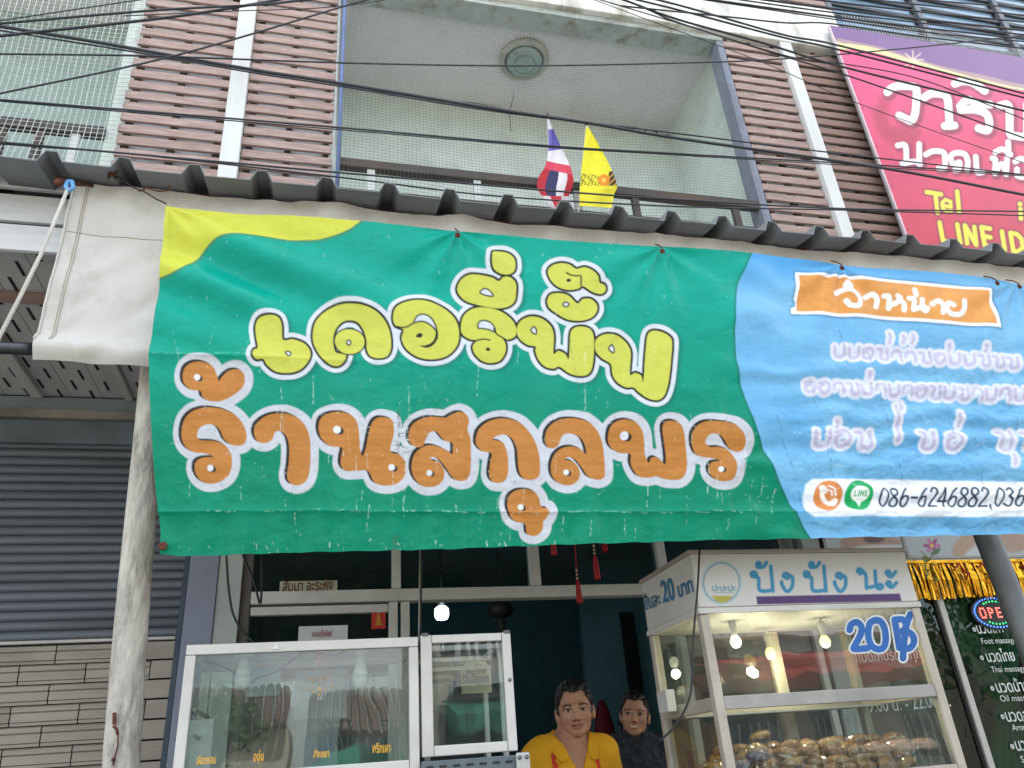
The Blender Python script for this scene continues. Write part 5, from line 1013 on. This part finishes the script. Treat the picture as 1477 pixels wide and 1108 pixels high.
text('วันเปิดให้บริการทุก', m_let, at(1222, 956, Y=yl), at(1330, 950, Y=yl), .06, parent=hv, thick=.008); text('9:00 น. - 22.00 น.', m_let, at(1254, 1028, Y=yl), at(1372, 1019, Y=yl), .075, parent=hv, thick=.004)
# curtain behind the glass, gathered in the middle
cx0, cx1, tie = 3.78, 4.3, at(1452, 1015, Y=4.1)
vs = []; nn = 90; nh = 40
for j in range(nh):
    z = 2.3-2.1*j/(nh-1); k = abs(z-tie.z); wd = .05+.26*min(1, (k/.55))**.8
    for i in range(nn):
        t = i/(nn-1); vs.append((tie.x+(t-.5)*2*wd - (.1*max(0,(tie.z-z))), 4.1+.028*math.sin(t*46+.6*math.sin(z*3)), z))
ii = np.arange(nn*nh).reshape(nh, nn)
tag(finish('curtain', np.array(vs), np.stack([ii[:-1,:-1], ii[1:,:-1], ii[1:,1:], ii[:-1,1:]], -1).reshape(-1,4), mat('pale_green_curtain', '#b6d3c6', .8, var=.06), None, True), 'pale green curtain tied in the middle behind the massage glass', 'curtain')
tg = empty('garland', at(1335, 815, Y=YF-.12), 'thin dry leafy garland hanging over the gold fringe', 'garland'); rr = random.Random(4)
st = [at(*q, Y=YF-.13) for q in smooth_poly([(1332,798),(1338,808),(1334,820),(1345,834)], False, 6)]; tube('stem', mat('dry_stem', '#6b6a3c', .8), st, .003, tg, 4)
for k in range(16):
    p = st[rr.randrange(len(st))]; d = Vector((rr.uniform(-1,1), -.3, rr.uniform(-.6,.8))).normalized(); q = d.cross(Vector((0,1,0))).normalized()*.008
    MB().add([p, p+d*.03+q, p+d*.055, p+d*.03-q], [(0,1,2,3)]).build('leaf', mat('dry_leaf', '#7f8346', .7), tg)

# ------------------------------------------------------------------ overhead cables
def spl(pts): return smooth_poly(pts, False, 6)
WIRES = [([(0,34),(223,15),(372,7),(440,0)], 3.0, .009), ([(0,52),(237,26),(372,5),(440,-8)], 3.1, .011), ([(0,30),(200,0)], 3.3, .005), ([(0,38),(135,60),(257,82),(372,102),(500,122),(717,158),(852,178),(980,200),(1271,242),(1477,281)], 3.4, .014),
         ([(0,44),(200,76),(359,104),(500,126),(717,161),(980,193),(1180,218),(1477,252)], 3.45, .007), ([(0,78),(217,81),(500,91),(750,95),(980,91),(1129,85),(1315,69),(1477,51)], 3.2, .007), ([(0,135),(250,81),(500,8),(530,0)], 3.1, .007),
         ([(0,144),(271,166),(500,185),(785,210),(980,222),(1261,238),(1477,252)], 3.5, .008), ([(0,146),(271,169),(500,188),(785,212),(980,224),(1477,254)], 3.52, .005), ([(0,205),(322,234),(500,250),(818,277),(980,288),(1214,301),(1477,305)], 3.55, .008), ([(60,212),(190,222),(500,257),(717,283),(980,298),(1214,303),(1477,311)], 3.6, .007),
         ([(860,-20),(977,7),(1129,50),(1211,66),(1477,135)], 3.1, .010), ([(860,-14),(977,14),(1129,54),(1211,72),(1477,141)], 3.15, .010), ([(900,0),(977,28),(1100,62),(1221,98),(1477,160)], 3.2, .011), ([(930,12),(977,32),(1120,78),(1240,115),(1477,199)], 3.3, .008), ([(960,38),(1100,90),(1240,150),(1477,235)], 3.35, .004), ([(980,34),(1140,82),(1216,92),(1330,115),(1477,172)], 3.25, .006),
         ([(1000,-4),(1200,24),(1330,40),(1477,56)], 3.1, .010), ([(1000,-10),(1200,18),(1477,50)], 3.05, .008), ([(1060,-6),(1260,20),(1477,44)], 3.12, .012), ([(1130,-6),(1300,14),(1477,32)], 3.14, .010), ([(1220,-4),(1477,22)], 3.05, .009), ([(1300,-3),(1477,12)], 3.16, .009), ([(1030,2),(1190,26),(1330,46),(1477,60)], 3.2, .007), ([(1055,25),(1133,33),(1197,34),(1330,53),(1477,70)], 3.0, .008),
         ([(340,16),(480,10),(620,-10)], 3.2, .004)]
m_cab = mat('cable_sheath', '#2c3138', .5, var=.15, bump=0)
WL = ['upper of two black cables crossing the top left corner', 'lower thick black cable crossing the top left corner', 'thinnest cable at the extreme top left', 'thickest black cable sagging diagonally in front of both flags', 'thin cable running close beside the thickest sagging cable', 'thin nearly level cable crossing the round ceiling lamp', 'thin cable rising from the left net across the white post',
      'cable crossing the middle of the left slats and the flags', 'thin cable paired just below the one crossing the flags\' middle', 'cable skimming just above the corrugated roof', 'lowest thin cable, just over the corrugated roof ribs', 'upper of two parallel cables crossing the white beam and sign corner', 'lower of two parallel cables crossing the white beam and sign corner', 'thick cable crossing the beam\'s lower edge and the big white lettering',
      'cable sloping steeply over the right slats and big white lettering', 'thinnest cable sloping over the right slats to the second line of lettering', 'thin cable meeting the sign\'s left edge at the cream stripe', 'lowest cable of the bundle in front of the blue windows', 'second lowest cable of the bundle in front of the blue windows', 'thickest cable of the bundle in front of the blue windows', 'middle cable of the bundle in front of the blue windows', 'second highest cable of the bundle in front of the blue windows', 'topmost cable at the top right corner',
      'thin cable along the underside of the window bundle', 'wavy cable drooping along the top edge of the pink sign', 'short thin cable at the top centre left']
for (pts, y, r), lb in zip(WIRES, WL):
    p = [np.array(q, float) for q in pts]; a = p[0]+(p[0]-p[1])/np.hypot(*(p[0]-p[1]))*160; b_ = p[-1]+(p[-1]-p[-2])/np.hypot(*(p[-1]-p[-2]))*160
    tag(tube('overhead_cable', m_cab, [at(q[0], q[1], Y=y) for q in spl([a]+p+[b_])], r*.74, None, 6), lb, 'cable', 'overhead cables')

# ------------------------------------------------------------------ people
def smin(a, b, k): h = np.clip(.5+.5*(b-a)/k, 0, 1); return b*(1-h)+a*h-k*h*(1-h)
def smax(a, b, k): return -smin(-a, -b, k)
def E_(p, c, r):
    q = [p[i]-c[i] for i in range(3)]; k0 = np.sqrt(sum((q[i]/r[i])**2 for i in range(3)))+1e-9; k1 = np.sqrt(sum((q[i]/r[i]**2)**2 for i in range(3)))+1e-9; return k0*(k0-1)/k1
def C_(p, a, b, ra, rb):
    a, b = np.array(a, float), np.array(b, float); e = b-a; q = [p[i]-a[i] for i in range(3)]; t = np.clip(sum(q[i]*e[i] for i in range(3))/e.dot(e), 0, 1); return np.sqrt(sum((q[i]-t*e[i])**2 for i in range(3)))-(ra+(rb-ra)*t)
def nets(xs, ys, zs, f):
    s = f < 0; nx, ny, nz = f.shape; acc = np.zeros((nx-1, ny-1, nz-1, 3)); cnt = np.zeros((nx-1, ny-1, nz-1)); A_ = [xs, ys, zs]
    for ax in range(3):
        n = [nx, ny, nz]; lo = [slice(None)]*3; hi = [slice(None)]*3; lo[ax] = slice(0, -1); hi[ax] = slice(1, None); f0, f1 = f[tuple(lo)], f[tuple(hi)]; ch = (f0 < 0) != (f1 < 0); t = np.where(ch, f0/(f0-f1+1e-12), 0)
        G_ = np.meshgrid(*[A_[k][:-1] if k == ax else A_[k] for k in range(3)], indexing='ij'); st = np.diff(A_[ax]).reshape([-1 if k == ax else 1 for k in range(3)]); G_[ax] = G_[ax]+t*st; P_ = np.stack(G_, -1)*ch[..., None]
        o = [k for k in range(3) if k != ax]
        for i in (0, 1):
            for j in (0, 1):
                sl = [slice(None)]*3; sl[o[0]] = slice(1, None) if i else slice(0, -1); sl[o[1]] = slice(1, None) if j else slice(0, -1); acc += P_[tuple(sl)]; cnt += ch[tuple(sl)]
    act = cnt > 0; idx = -np.ones(act.shape, int); idx[act] = np.arange(act.sum()); V_ = acc[act]/cnt[act][:, None]; Fs = []
    for ax in range(3):
        o = [(ax+1) % 3, (ax+2) % 3]; lo = [slice(None)]*3; hi = [slice(None)]*3; lo[ax] = slice(0, -1); hi[ax] = slice(1, None); ch = s[tuple(lo)] != s[tuple(hi)]; w = np.argwhere(ch); w = w[(w[:, o[0]] > 0)&(w[:, o[1]] > 0)&(w[:, o[0]] < f.shape[o[0]]-1)&(w[:, o[1]] < f.shape[o[1]]-1)]
        def g(d0, d1): q = w.copy(); q[:, o[0]] -= d0; q[:, o[1]] -= d1; return idx[q[:, 0], q[:, 1], q[:, 2]]
        qd = np.stack([g(1,1), g(0,1), g(0,0), g(1,0)], 1); fl = s[tuple(lo)][tuple(w.T)]; qd[~fl] = qd[~fl][:, ::-1]; Fs.append(qd)
    Fs = np.vstack(Fs); return V_, Fs[(Fs >= 0).all(1)]
UPB, BX = .05, .0
def person(px, py_top, y, h, sc, yaw, roll, skin, hair, build, label, male):
    top = at(px, py_top, Y=y); zT = top.z; floor = .124
    e = empty('person', (top.x, y, floor), label, 'person')
    hw, hz = .33, .2
    xs = np.arange(-hw, hw, .0062); ys = np.arange(-.22, .2, .0062); zs = np.r_[np.arange(-(zT-floor)-.02, -.36, .016), np.arange(-.36, .03, .0045)]
    X_, Y_, Z_ = np.meshgrid(xs, ys, zs, indexing='ij')
    # head frame: turned by yaw and tilted by roll about the neck
    cy_, sy_ = math.cos(yaw), math.sin(yaw); cr_, sr_ = math.cos(roll), math.sin(roll); nz0 = -.2
    zx = X_*cr_ + (Z_-nz0)*sr_; zz = -X_*sr_ + (Z_-nz0)*cr_ + nz0; p = [(zx*cy_ + Y_*sy_)/sc, (-zx*sy_ + Y_*cy_)/sc, zz/sc]
    k = 1.0 if male else .94
    hd = E_(p, (0, .012, -.1), (.077*k, .096, .1)); hd = smin(hd, E_(p, (0, -.022, -.15), (.052*k, .066, .068)), .03); hd = smin(hd, E_(p, (0, -.06, -.207), (.026, .024, .018)), .03)
    for s in (-1, 1):
        hd = smin(hd, E_(p, (s*.04, -.058, -.142), (.026, .026, .024)), .02); hd = smin(hd, E_(p, (s*.038, -.02, -.178), (.016, .032, .026)), .03)
        hd = smin(hd, E_(p, (s*.08*k, .014, -.128), (.011, .021, .033)), .008); hd = smax(hd, -E_(p, (s*.033, -.1, -.118), (.02, .017, .011)), .012); hd = smin(hd, E_(p, (s*.033, -.077, -.118), (.0165, .0155, .0125)), .003)
        hd = smin(hd, C_(p, (s*.012, -.086, -.101), (s*.052, -.074, -.1), .007, .005), .012); hd = smin(hd, E_(p, (s*.013, -.092, -.155), (.011, .011, .009)), .006)
    hd = smin(hd, C_(p, (0, -.086, -.108), (0, -.104, -.15), .007, .012), .012)
    pm = [p[0], p[1], p[2]-5.*p[0]**2]   # mouth corners lifted in a smile
    hd = smin(hd, E_(pm, (0, -.085, -.178), (.028, .014, .0062)), .006); hd = smin(hd, E_(pm, (0, -.084, -.189), (.024, .013, .0075)), .006); hd = smax(hd, -E_(pm, (0, -.1, -.1832), (.026, .011, .0026)), .003)
    Zb = Z_-UPB; Xb = X_+(.03 if male else .0); q = [Xb, Y_, Zb]; B_ = build; fz = -(zT-floor)-UPB
    bd = C_(q, (0, .03, -.2), (0, .04, -.33), .049*B_, .053*B_); bd = smin(bd, C_(q, (-.13*B_, .035, -.315), (.13*B_, .035, -.315), .05, .05), .06); bd = smin(bd, E_(q, (0, .02, -.43), (.165*B_, .105, .17)), .06); bd = smin(bd, E_(q, (0, .01, -.64), (.15*B_, .105, .18)), .06); bd = smin(bd, E_(q, (0, .02, -.8), (.155*B_, .11, .11)), .06)
    for s in (-1, 1):
        sh_, el_, wr_ = (s*.175*B_, .035, -.33), (s*.225*B_, .05, -.61), (s*.2*B_, -.06, -.83)
        bd = smin(bd, C_(q, sh_, el_, .052, .04), .04); bd = smin(bd, C_(q, el_, wr_, .04, .027), .02); bd = smin(bd, E_(q, (s*.2*B_, -.08, -.885), (.02, .032, .045)), .015)
        for i in range(4): bd = smin(bd, C_(q, (s*.2*B_, -.105+.018*i, -.92), (s*.192*B_, -.108+.016*i, -.985+.006*abs(i-1.4)), .0085, .0075), .003)
        bd = smin(bd, C_(q, (s*.195*B_, -.11, -.88), (s*.18*B_, -.135, -.935), .0095, .008), .006)
        kn = (s*.095, .02, fz+.45); bd = smin(bd, C_(q, (s*.085, .025, -.86), kn, .085, .055), .04); bd = smin(bd, C_(q, kn, (s*.1, .04, fz+.08), .052, .036), .02); bd = smin(bd, E_(q, (s*.105, -.03, fz+.035), (.042, .12, .034)), .03)
    f = smin(hd*sc, bd, .014)
    V_, F_ = nets(xs, ys, zs, f)
    hx = V_[:, 0]*cr_ + (V_[:, 2]-nz0)*sr_; hzv = -V_[:, 0]*sr_ + (V_[:, 2]-nz0)*cr_ + nz0; L = np.stack([(hx*cy_+V_[:, 1]*sy_)/sc, (-hx*sy_+V_[:, 1]*cy_)/sc, hzv/sc], 1)
    col = np.tile(np.array(lin(skin)), (len(V_), 1)); ax_ = np.abs(L[:, 0]); fr_ = L[:, 1] < -.04
    def put(mask, c, w=1.): col[mask] = col[mask]*(1-w)+np.array(lin(c))*w
    put(fr_ & (((ax_-.033)/.017)**2+((L[:, 2]+.1185)/.0045)**2 < 1), '#b8a89c', .45); put(fr_ & (((ax_-.033)/.009)**2+((L[:, 2]+.1185)/.006)**2 < 1), '#120c0a'); put(fr_ & (ax_ > .013) & (ax_ < .054) & (np.abs(L[:, 2]+.1115+.15*np.abs(ax_-.033)) < .0026), '#1c120e', .9)
    put(fr_ & (ax_ > .013) & (ax_ < .055) & (np.abs(L[:, 2]+.0975+.2*np.abs(ax_-.032)) < (.0045 if male else .0038)), '#1d1512', .85)
    Lm = L[:, 2]-5.*L[:, 0]**2
    put(fr_ & ((L[:, 0]/.028)**2+((Lm+.183)/.0115)**2 < 1), '#8a4a3e' if male else '#a05048', .6)
    if not male: put(fr_ & ((L[:, 0]/.022)**2+((Lm+.183)/.0048)**2 < 1), '#d9d2c8', .9)
    else: put(fr_ & ((L[:, 0]/.024)**2+((Lm+.1832)/.0024)**2 < 1), '#3a1a18', .9)
    put(fr_ & (np.abs(ax_-.009) < .005) & (np.abs(L[:, 2]+.162) < .004), '#5a3226', .7)
    O_ = np.array([top.x, y, zT])
    sk = mat('skin', '#fff', .5, var=.07, scale=25, bump=.08, bscale=220, attr='Col', spec=.45)
    finish('body', V_+O_, F_, sk, e, True, colors=col)
    # hair
    hs = E_(p, (0, .02, -.091), (.086*k, .106, .108)); hl = -.05 if male else -.052
    face = np.maximum.reduce([p[1]+.01+.5*(p[2]+.03), p[2]-(hl-.9*np.abs(p[0])**1.3*2.2)]) # keep behind/above the hairline
    keep = np.where(p[1] < -.028+ (.0 if male else .01), (hl - p[2]) + 1.2*np.maximum(np.abs(p[0])-.045, -.02)*0, (-.135 if male else -.15)-p[2] - np.clip(p[1], 0, .1)*.5)
    sideb = np.where(p[1] < -.028, keep-np.clip((np.abs(p[0])-.048)*2.2, 0, .07)+.35*np.clip(.03-np.abs(np.abs(p[0])-.035), 0, .03), keep)
    wv = .0045*np.sin(p[0]*210+p[1]*60+3*np.sin(p[2]*60))*np.sin(p[1]*130+p[2]*70) + .003*np.sin(p[0]*420+p[2]*300)
    hr = smax(hs+wv, sideb, .008)
    if not male: hr = smin(hr, E_(p, (0, .12, -.09), (.045, .04, .045)), .01)
    V2, F2 = nets(xs, ys, zs, hr*sc); finish('hair', V2+O_, F2, mat('dark_hair', hair, .45, var=.4, scale=90, streak=(1,1,.2), bump=.5, bscale=180), e, True)
    # shirt
    sl_ = np.maximum(bd-.011 - .004*np.sin(Xb*40+Zb*25)*np.sin(Zb*18+Y_*20), -(Zb+.88))
    if male: vneck = np.maximum(np.abs(Xb)-.055-.35*(Zb+.32)*0 - np.clip((Zb+.30)*.48, -.055, .03), np.maximum(-(Zb+.44), Y_-.05))
    neck = C_(q, (0, .0, -.1), (0, .03, -.27), .075, .06)
    sh_ = smax(sl_, -neck, .01)
    if male: sh_ = smax(sh_, -vneck, .004)
    arm = np.where(np.abs(Xb) > .14*B_, -.53-Zb if male else -.78-Zb, -1); sh_ = smax(sh_, arm, .005)
    if not male:
        sh_ = sh_ - .010*np.abs(np.sin(Xb*75+3*np.sin(Zb*40))*np.sin(Zb*80+3*np.sin(Xb*50))*np.sin(Y_*70+2)) - .004
    V3, F3 = nets(xs, ys, zs, sh_)
    if male: ms_ = mat('yellow_polo_cotton', '#e0a313', .85, var=.06, scale=8, bump=.25, bscale=260)
    else: ms_ = mat('dark_fuzzy_knit', '#2a2f37', .9, var=.8, scale=34, bump=1., bscale=90, dirt=.45, dirtcol='#5b6672', dscale=26)
    so_ = finish('polo_shirt' if male else 'fuzzy_top', V3+O_, F3, ms_, e, True)
    tr_ = np.maximum(bd-.014, np.maximum(Zb+.8, -(Zb-fz-.09))); tr_ = np.maximum(tr_, np.where(np.abs(Xb) > .165, Zb*0+1, -1)); V4, F4 = nets(xs, ys, zs, tr_); finish('trousers', V4+O_, F4, mat('dark_trousers', '#25282e', .85), e, True)
    return e, O_, (xs, ys, zs, sh_), so_
SK1, SK2 = '#b08268', '#b5866c'
man, OM, gm, shirt = person(826, 984, 3.42, 1.6, .97, -.27, .03, SK1, '#15110f', .86, 'man in a yellow polo shirt with red apron straps behind the counter', True)
wom, OW, gw, _ = person(908, 999, 4.05, 1.55, .93, -.42, -.14, SK2, '#120f10', .95, 'smiling woman with tied dark hair in a fuzzy dark top', False)
# collar, apron straps and apron of the man follow the shirt's surface
def front(x, z):
    xs, ys, zs, f = gm; i = int(round((x-.03-xs[0])/(xs[1]-xs[0]))); k = int(np.argmin(np.abs(zs-UPB-z))); c = np.nonzero(f[i, :, k] < 0)[0]; return ys[c[0]] if len(c) else -.05
m_ap = mat('red_apron', '#cf3a1c', .75, var=.06, bump=.2, bscale=200)
for xa_, xb_ in ((-.098, -.09), (.075, .085)):
    vs = []
    for k in range(24):
        z = -.325-.0095*k*1.2; x = xa_+(xb_-xa_)*k/23
        for d in (-.0125, .0125): vs.append((x+d, front(x, z)-.005, z))
    finish('apron_strap', np.array(vs)+OM+np.array([-.03,0,UPB]), [(2*k, 2*k+1, 2*k+3, 2*k+2) for k in range(23)], m_ap, man, True)
vs = [(x, front(x, max(z, -.62))-.01, z) for z in np.linspace(-.58, -1.05, 14) for x in np.linspace(-.13, .13, 12)]; ii = np.arange(168).reshape(14, 12)
finish('apron_bib', np.array(vs)+OM+np.array([-.03,0,UPB]), np.stack([ii[:-1,:-1], ii[1:,:-1], ii[1:,1:], ii[:-1,1:]], -1).reshape(-1,4), m_ap, man, True)
m_col = MATS['yellow_polo_cotton']
for s in (-1, 1):
    P0 = [(s*.072, .06, -.238), (s*.074, .0, -.25), (s*.056, -.055, -.285), (s*.03, -.085, -.345)]; P1 = [(s*.105, .07, -.262), (s*.115, .0, -.282), (s*.105, -.065, -.325), (s*.078, -.094, -.372)]
    b = MB()
    b.add(P0+P1, [(r_, r_+1, r_+5, r_+4) for r_ in range(3)])
    o = finish('collar', np.array(b.v)+OM+np.array([-.03,0,UPB]), b.f, m_col, shirt, True); mo = o.modifiers.new('t', 'SOLIDIFY'); mo.thickness = .006; mo.offset = 0; su = o.modifiers.new('s', 'SUBSURF'); su.levels = su.render_levels = 2
for k in range(2): MB().lathe([(.005,0),(.004,.003)], Vector(OM)+Vector((-.03,0,UPB))+Vector((.018, front(.018, -.45-.05*k)-.002, -.45-.05*k)), 8, (0,-1,0)).build('button', mat('yellow_button', '#c48a10', .4), shirt)
b = MB().bar(Vector(OM)+Vector((-.03,-.098,-.43+UPB)), Vector(OM)+Vector((-.03,-.112,-.6+UPB)), .022, .004, (0,-1,.1)).build('placket', m_col, shirt)

# ------------------------------------------------------------------ the other side of the street, seen mirrored in the panes
def tree(x, y, h, r, label, seed):
    rr = random.Random(seed); e = empty('street_tree', (x, y, 0), label, 'tree')
    MB().tube([(x, y, 0), (x+.1, y, h*.35), (x-.05, y+.1, h*.6)], [.16, .12, .07], 9).build('trunk', mat('bark', '#4a4036', .9), e, True)
    for k in range(5): a = k*1.26; MB().tube([(x, y, h*.4), (x+r*.5*math.cos(a), y+r*.5*math.sin(a), h*.68)], [.06, .025], 6).build('limb', MATS['bark'], e, True)
    v, f = [], []
    cl = [(x+r*.7*rr.gauss(0,.5), y+r*.7*rr.gauss(0,.5), h*.72+r*.55*rr.gauss(0,.5)) for _ in range(16)]
    for _ in range(1500):
        c = rr.choice(cl); p = Vector((c[0]+rr.gauss(0, r*.2), c[1]+rr.gauss(0, r*.2), c[2]+rr.gauss(0, r*.18))); a = Vector((rr.gauss(0,1), rr.gauss(0,1), rr.gauss(0,1))).normalized()*.12; b = a.cross(Vector((rr.gauss(0,1), rr.gauss(0,1), rr.gauss(0,1)))).normalized()*.06; k = len(v); v += [p-a, p+b, p+a, p-b]; f.append((k, k+1, k+2, k+3))
    finish('crown', v, f, mat('leaves', '#3d5a2c', .6, var=.35, scale=3), e)
def opp(x0, x1, h, wall, roofcol, label, balc=True, awn=None, y=-9.):
    e = empty('street_house', ((x0+x1)/2, y, 0), label, 'building'); m = mat('wall'+wall, wall, .85, var=.08, dirt=.3)
    box('wall', m, x0, x1, y-6, y, 0, h, e); b = MB(); n = int((x1-x0)/.32)
    for i in range(n): b.tube([(x0+(x1-x0)*(i+.5)/n, y+.5, h-.05), (x0+(x1-x0)*(i+.5)/n, y-3, h+1.6)], (x1-x0)/n*.45, 6)
    b.build('roof', mat('roof'+roofcol, roofcol, .7, var=.2, dirt=.4), e)
    for k in range(3):
        xc = x0+(x1-x0)*(k+.5)/3
        for z in (.2, h*.55):
            w_ = box('window', mat('dark_window', '#27323a', .2), xc-.6, xc+.6, y, y+.04, z+.2, z+1.7 if z > 1 else z+2.2, e)
            for j in range(7): box('bar', m_white, xc-.58+j*.19, xc-.55+j*.19, y+.05, y+.08, z+.25, z+1.65, w_)
    if balc: 
        r_ = box('balcony', m_white, x0+.2, x1-.2, y, y+.9, h*.5-.15, h*.5, e)
        for j in range(24): xx = x0+.25+(x1-x0-.5)*j/23; box('baluster', m_white, xx-.03, xx+.03, y+.84, y+.88, h*.5, h*.5+.9, r_)
        box('handrail', m_white, x0+.2, x1-.2, y+.83, y+.89, h*.5+.9, h*.5+.96, r_)
    if awn:
        b = MB(); nn = 10
        for j in range(nn): xa_, xb_ = x0+(x1-x0)*j/nn, x0+(x1-x0)*(j+1)/nn; b.add([(xa_,y+.05,h*.45),(xb_,y+.05,h*.45),(xb_,y+2,h*.45-.35),(xa_,y+2,h*.45-.35),(xb_,y+2,h*.45-.55),((xa_+xb_)/2,y+2.02,h*.45-.62),(xa_,y+2,h*.45-.55)], [(0,1,2,3),(3,2,4,5,6)])
        b.build('awning', mat('awning'+awn, awn, .8, var=.08), e)
    return e
opp(-22, -1, 3.3, '#b9b2a2', '#5f4a40', 'long low brown roofed house far across the street, mirrored in the left case', False, None, -26); opp(-.4, 6, 3.0, '#a9aea8', '#6c5a50', 'low grey house far across the street, right of the long brown roofed one', False, '#2a7f6a', -26)
opp(2.0, 6.3, 5.6, '#c9c4b4', '#8a7a6c', 'cream house with a white balcony across the street, mirrored in the case door', True, '#1f6f5a'); opp(6.8, 12.6, 6.8, '#bfb9aa', '#70605a', 'tall balcony house with a red awning across the street, mirrored in the bakery case', True, '#b8564a'); opp(19, 26, 4.2, '#aaa594', '#5d4f48', 'low tan house at the far end of the opposite row', False, '#8b8a3a')
tree(-2.6, -17, 4.0, 1.2, 'small leafy street tree across the road, mirrored in the left case', 3); tree(14.5, -6.5, 5.2, 2.2, 'broad leafy tree across the road, mirrored in the massage glass', 5); tree(17.5, -7, 5.5, 2.2, 'leafy tree farthest along the opposite side', 6)
for i, (x, c) in enumerate(((.9, '#1d7a5c'), (12.0, '#1f7f63'))):
    e = empty('market_umbrella', (x, -15, 0), ['green street umbrella across the road, mirrored in the left case', 'green street umbrella across the road, mirrored in the bakery case'][i], 'umbrella'); tube('pole', m_pipe, [(x,-15,0),(x,-15,2.2)], .025, e); b = MB().lathe([(1.4,-.55),(1.1,-.35),(.6,-.12),(.05,.05)], (x,-15,2.15), 10); b.f = [q for q in b.f if len(q) == 4]; b.build('canopy', mat('umbrella_green', c, .8), e)
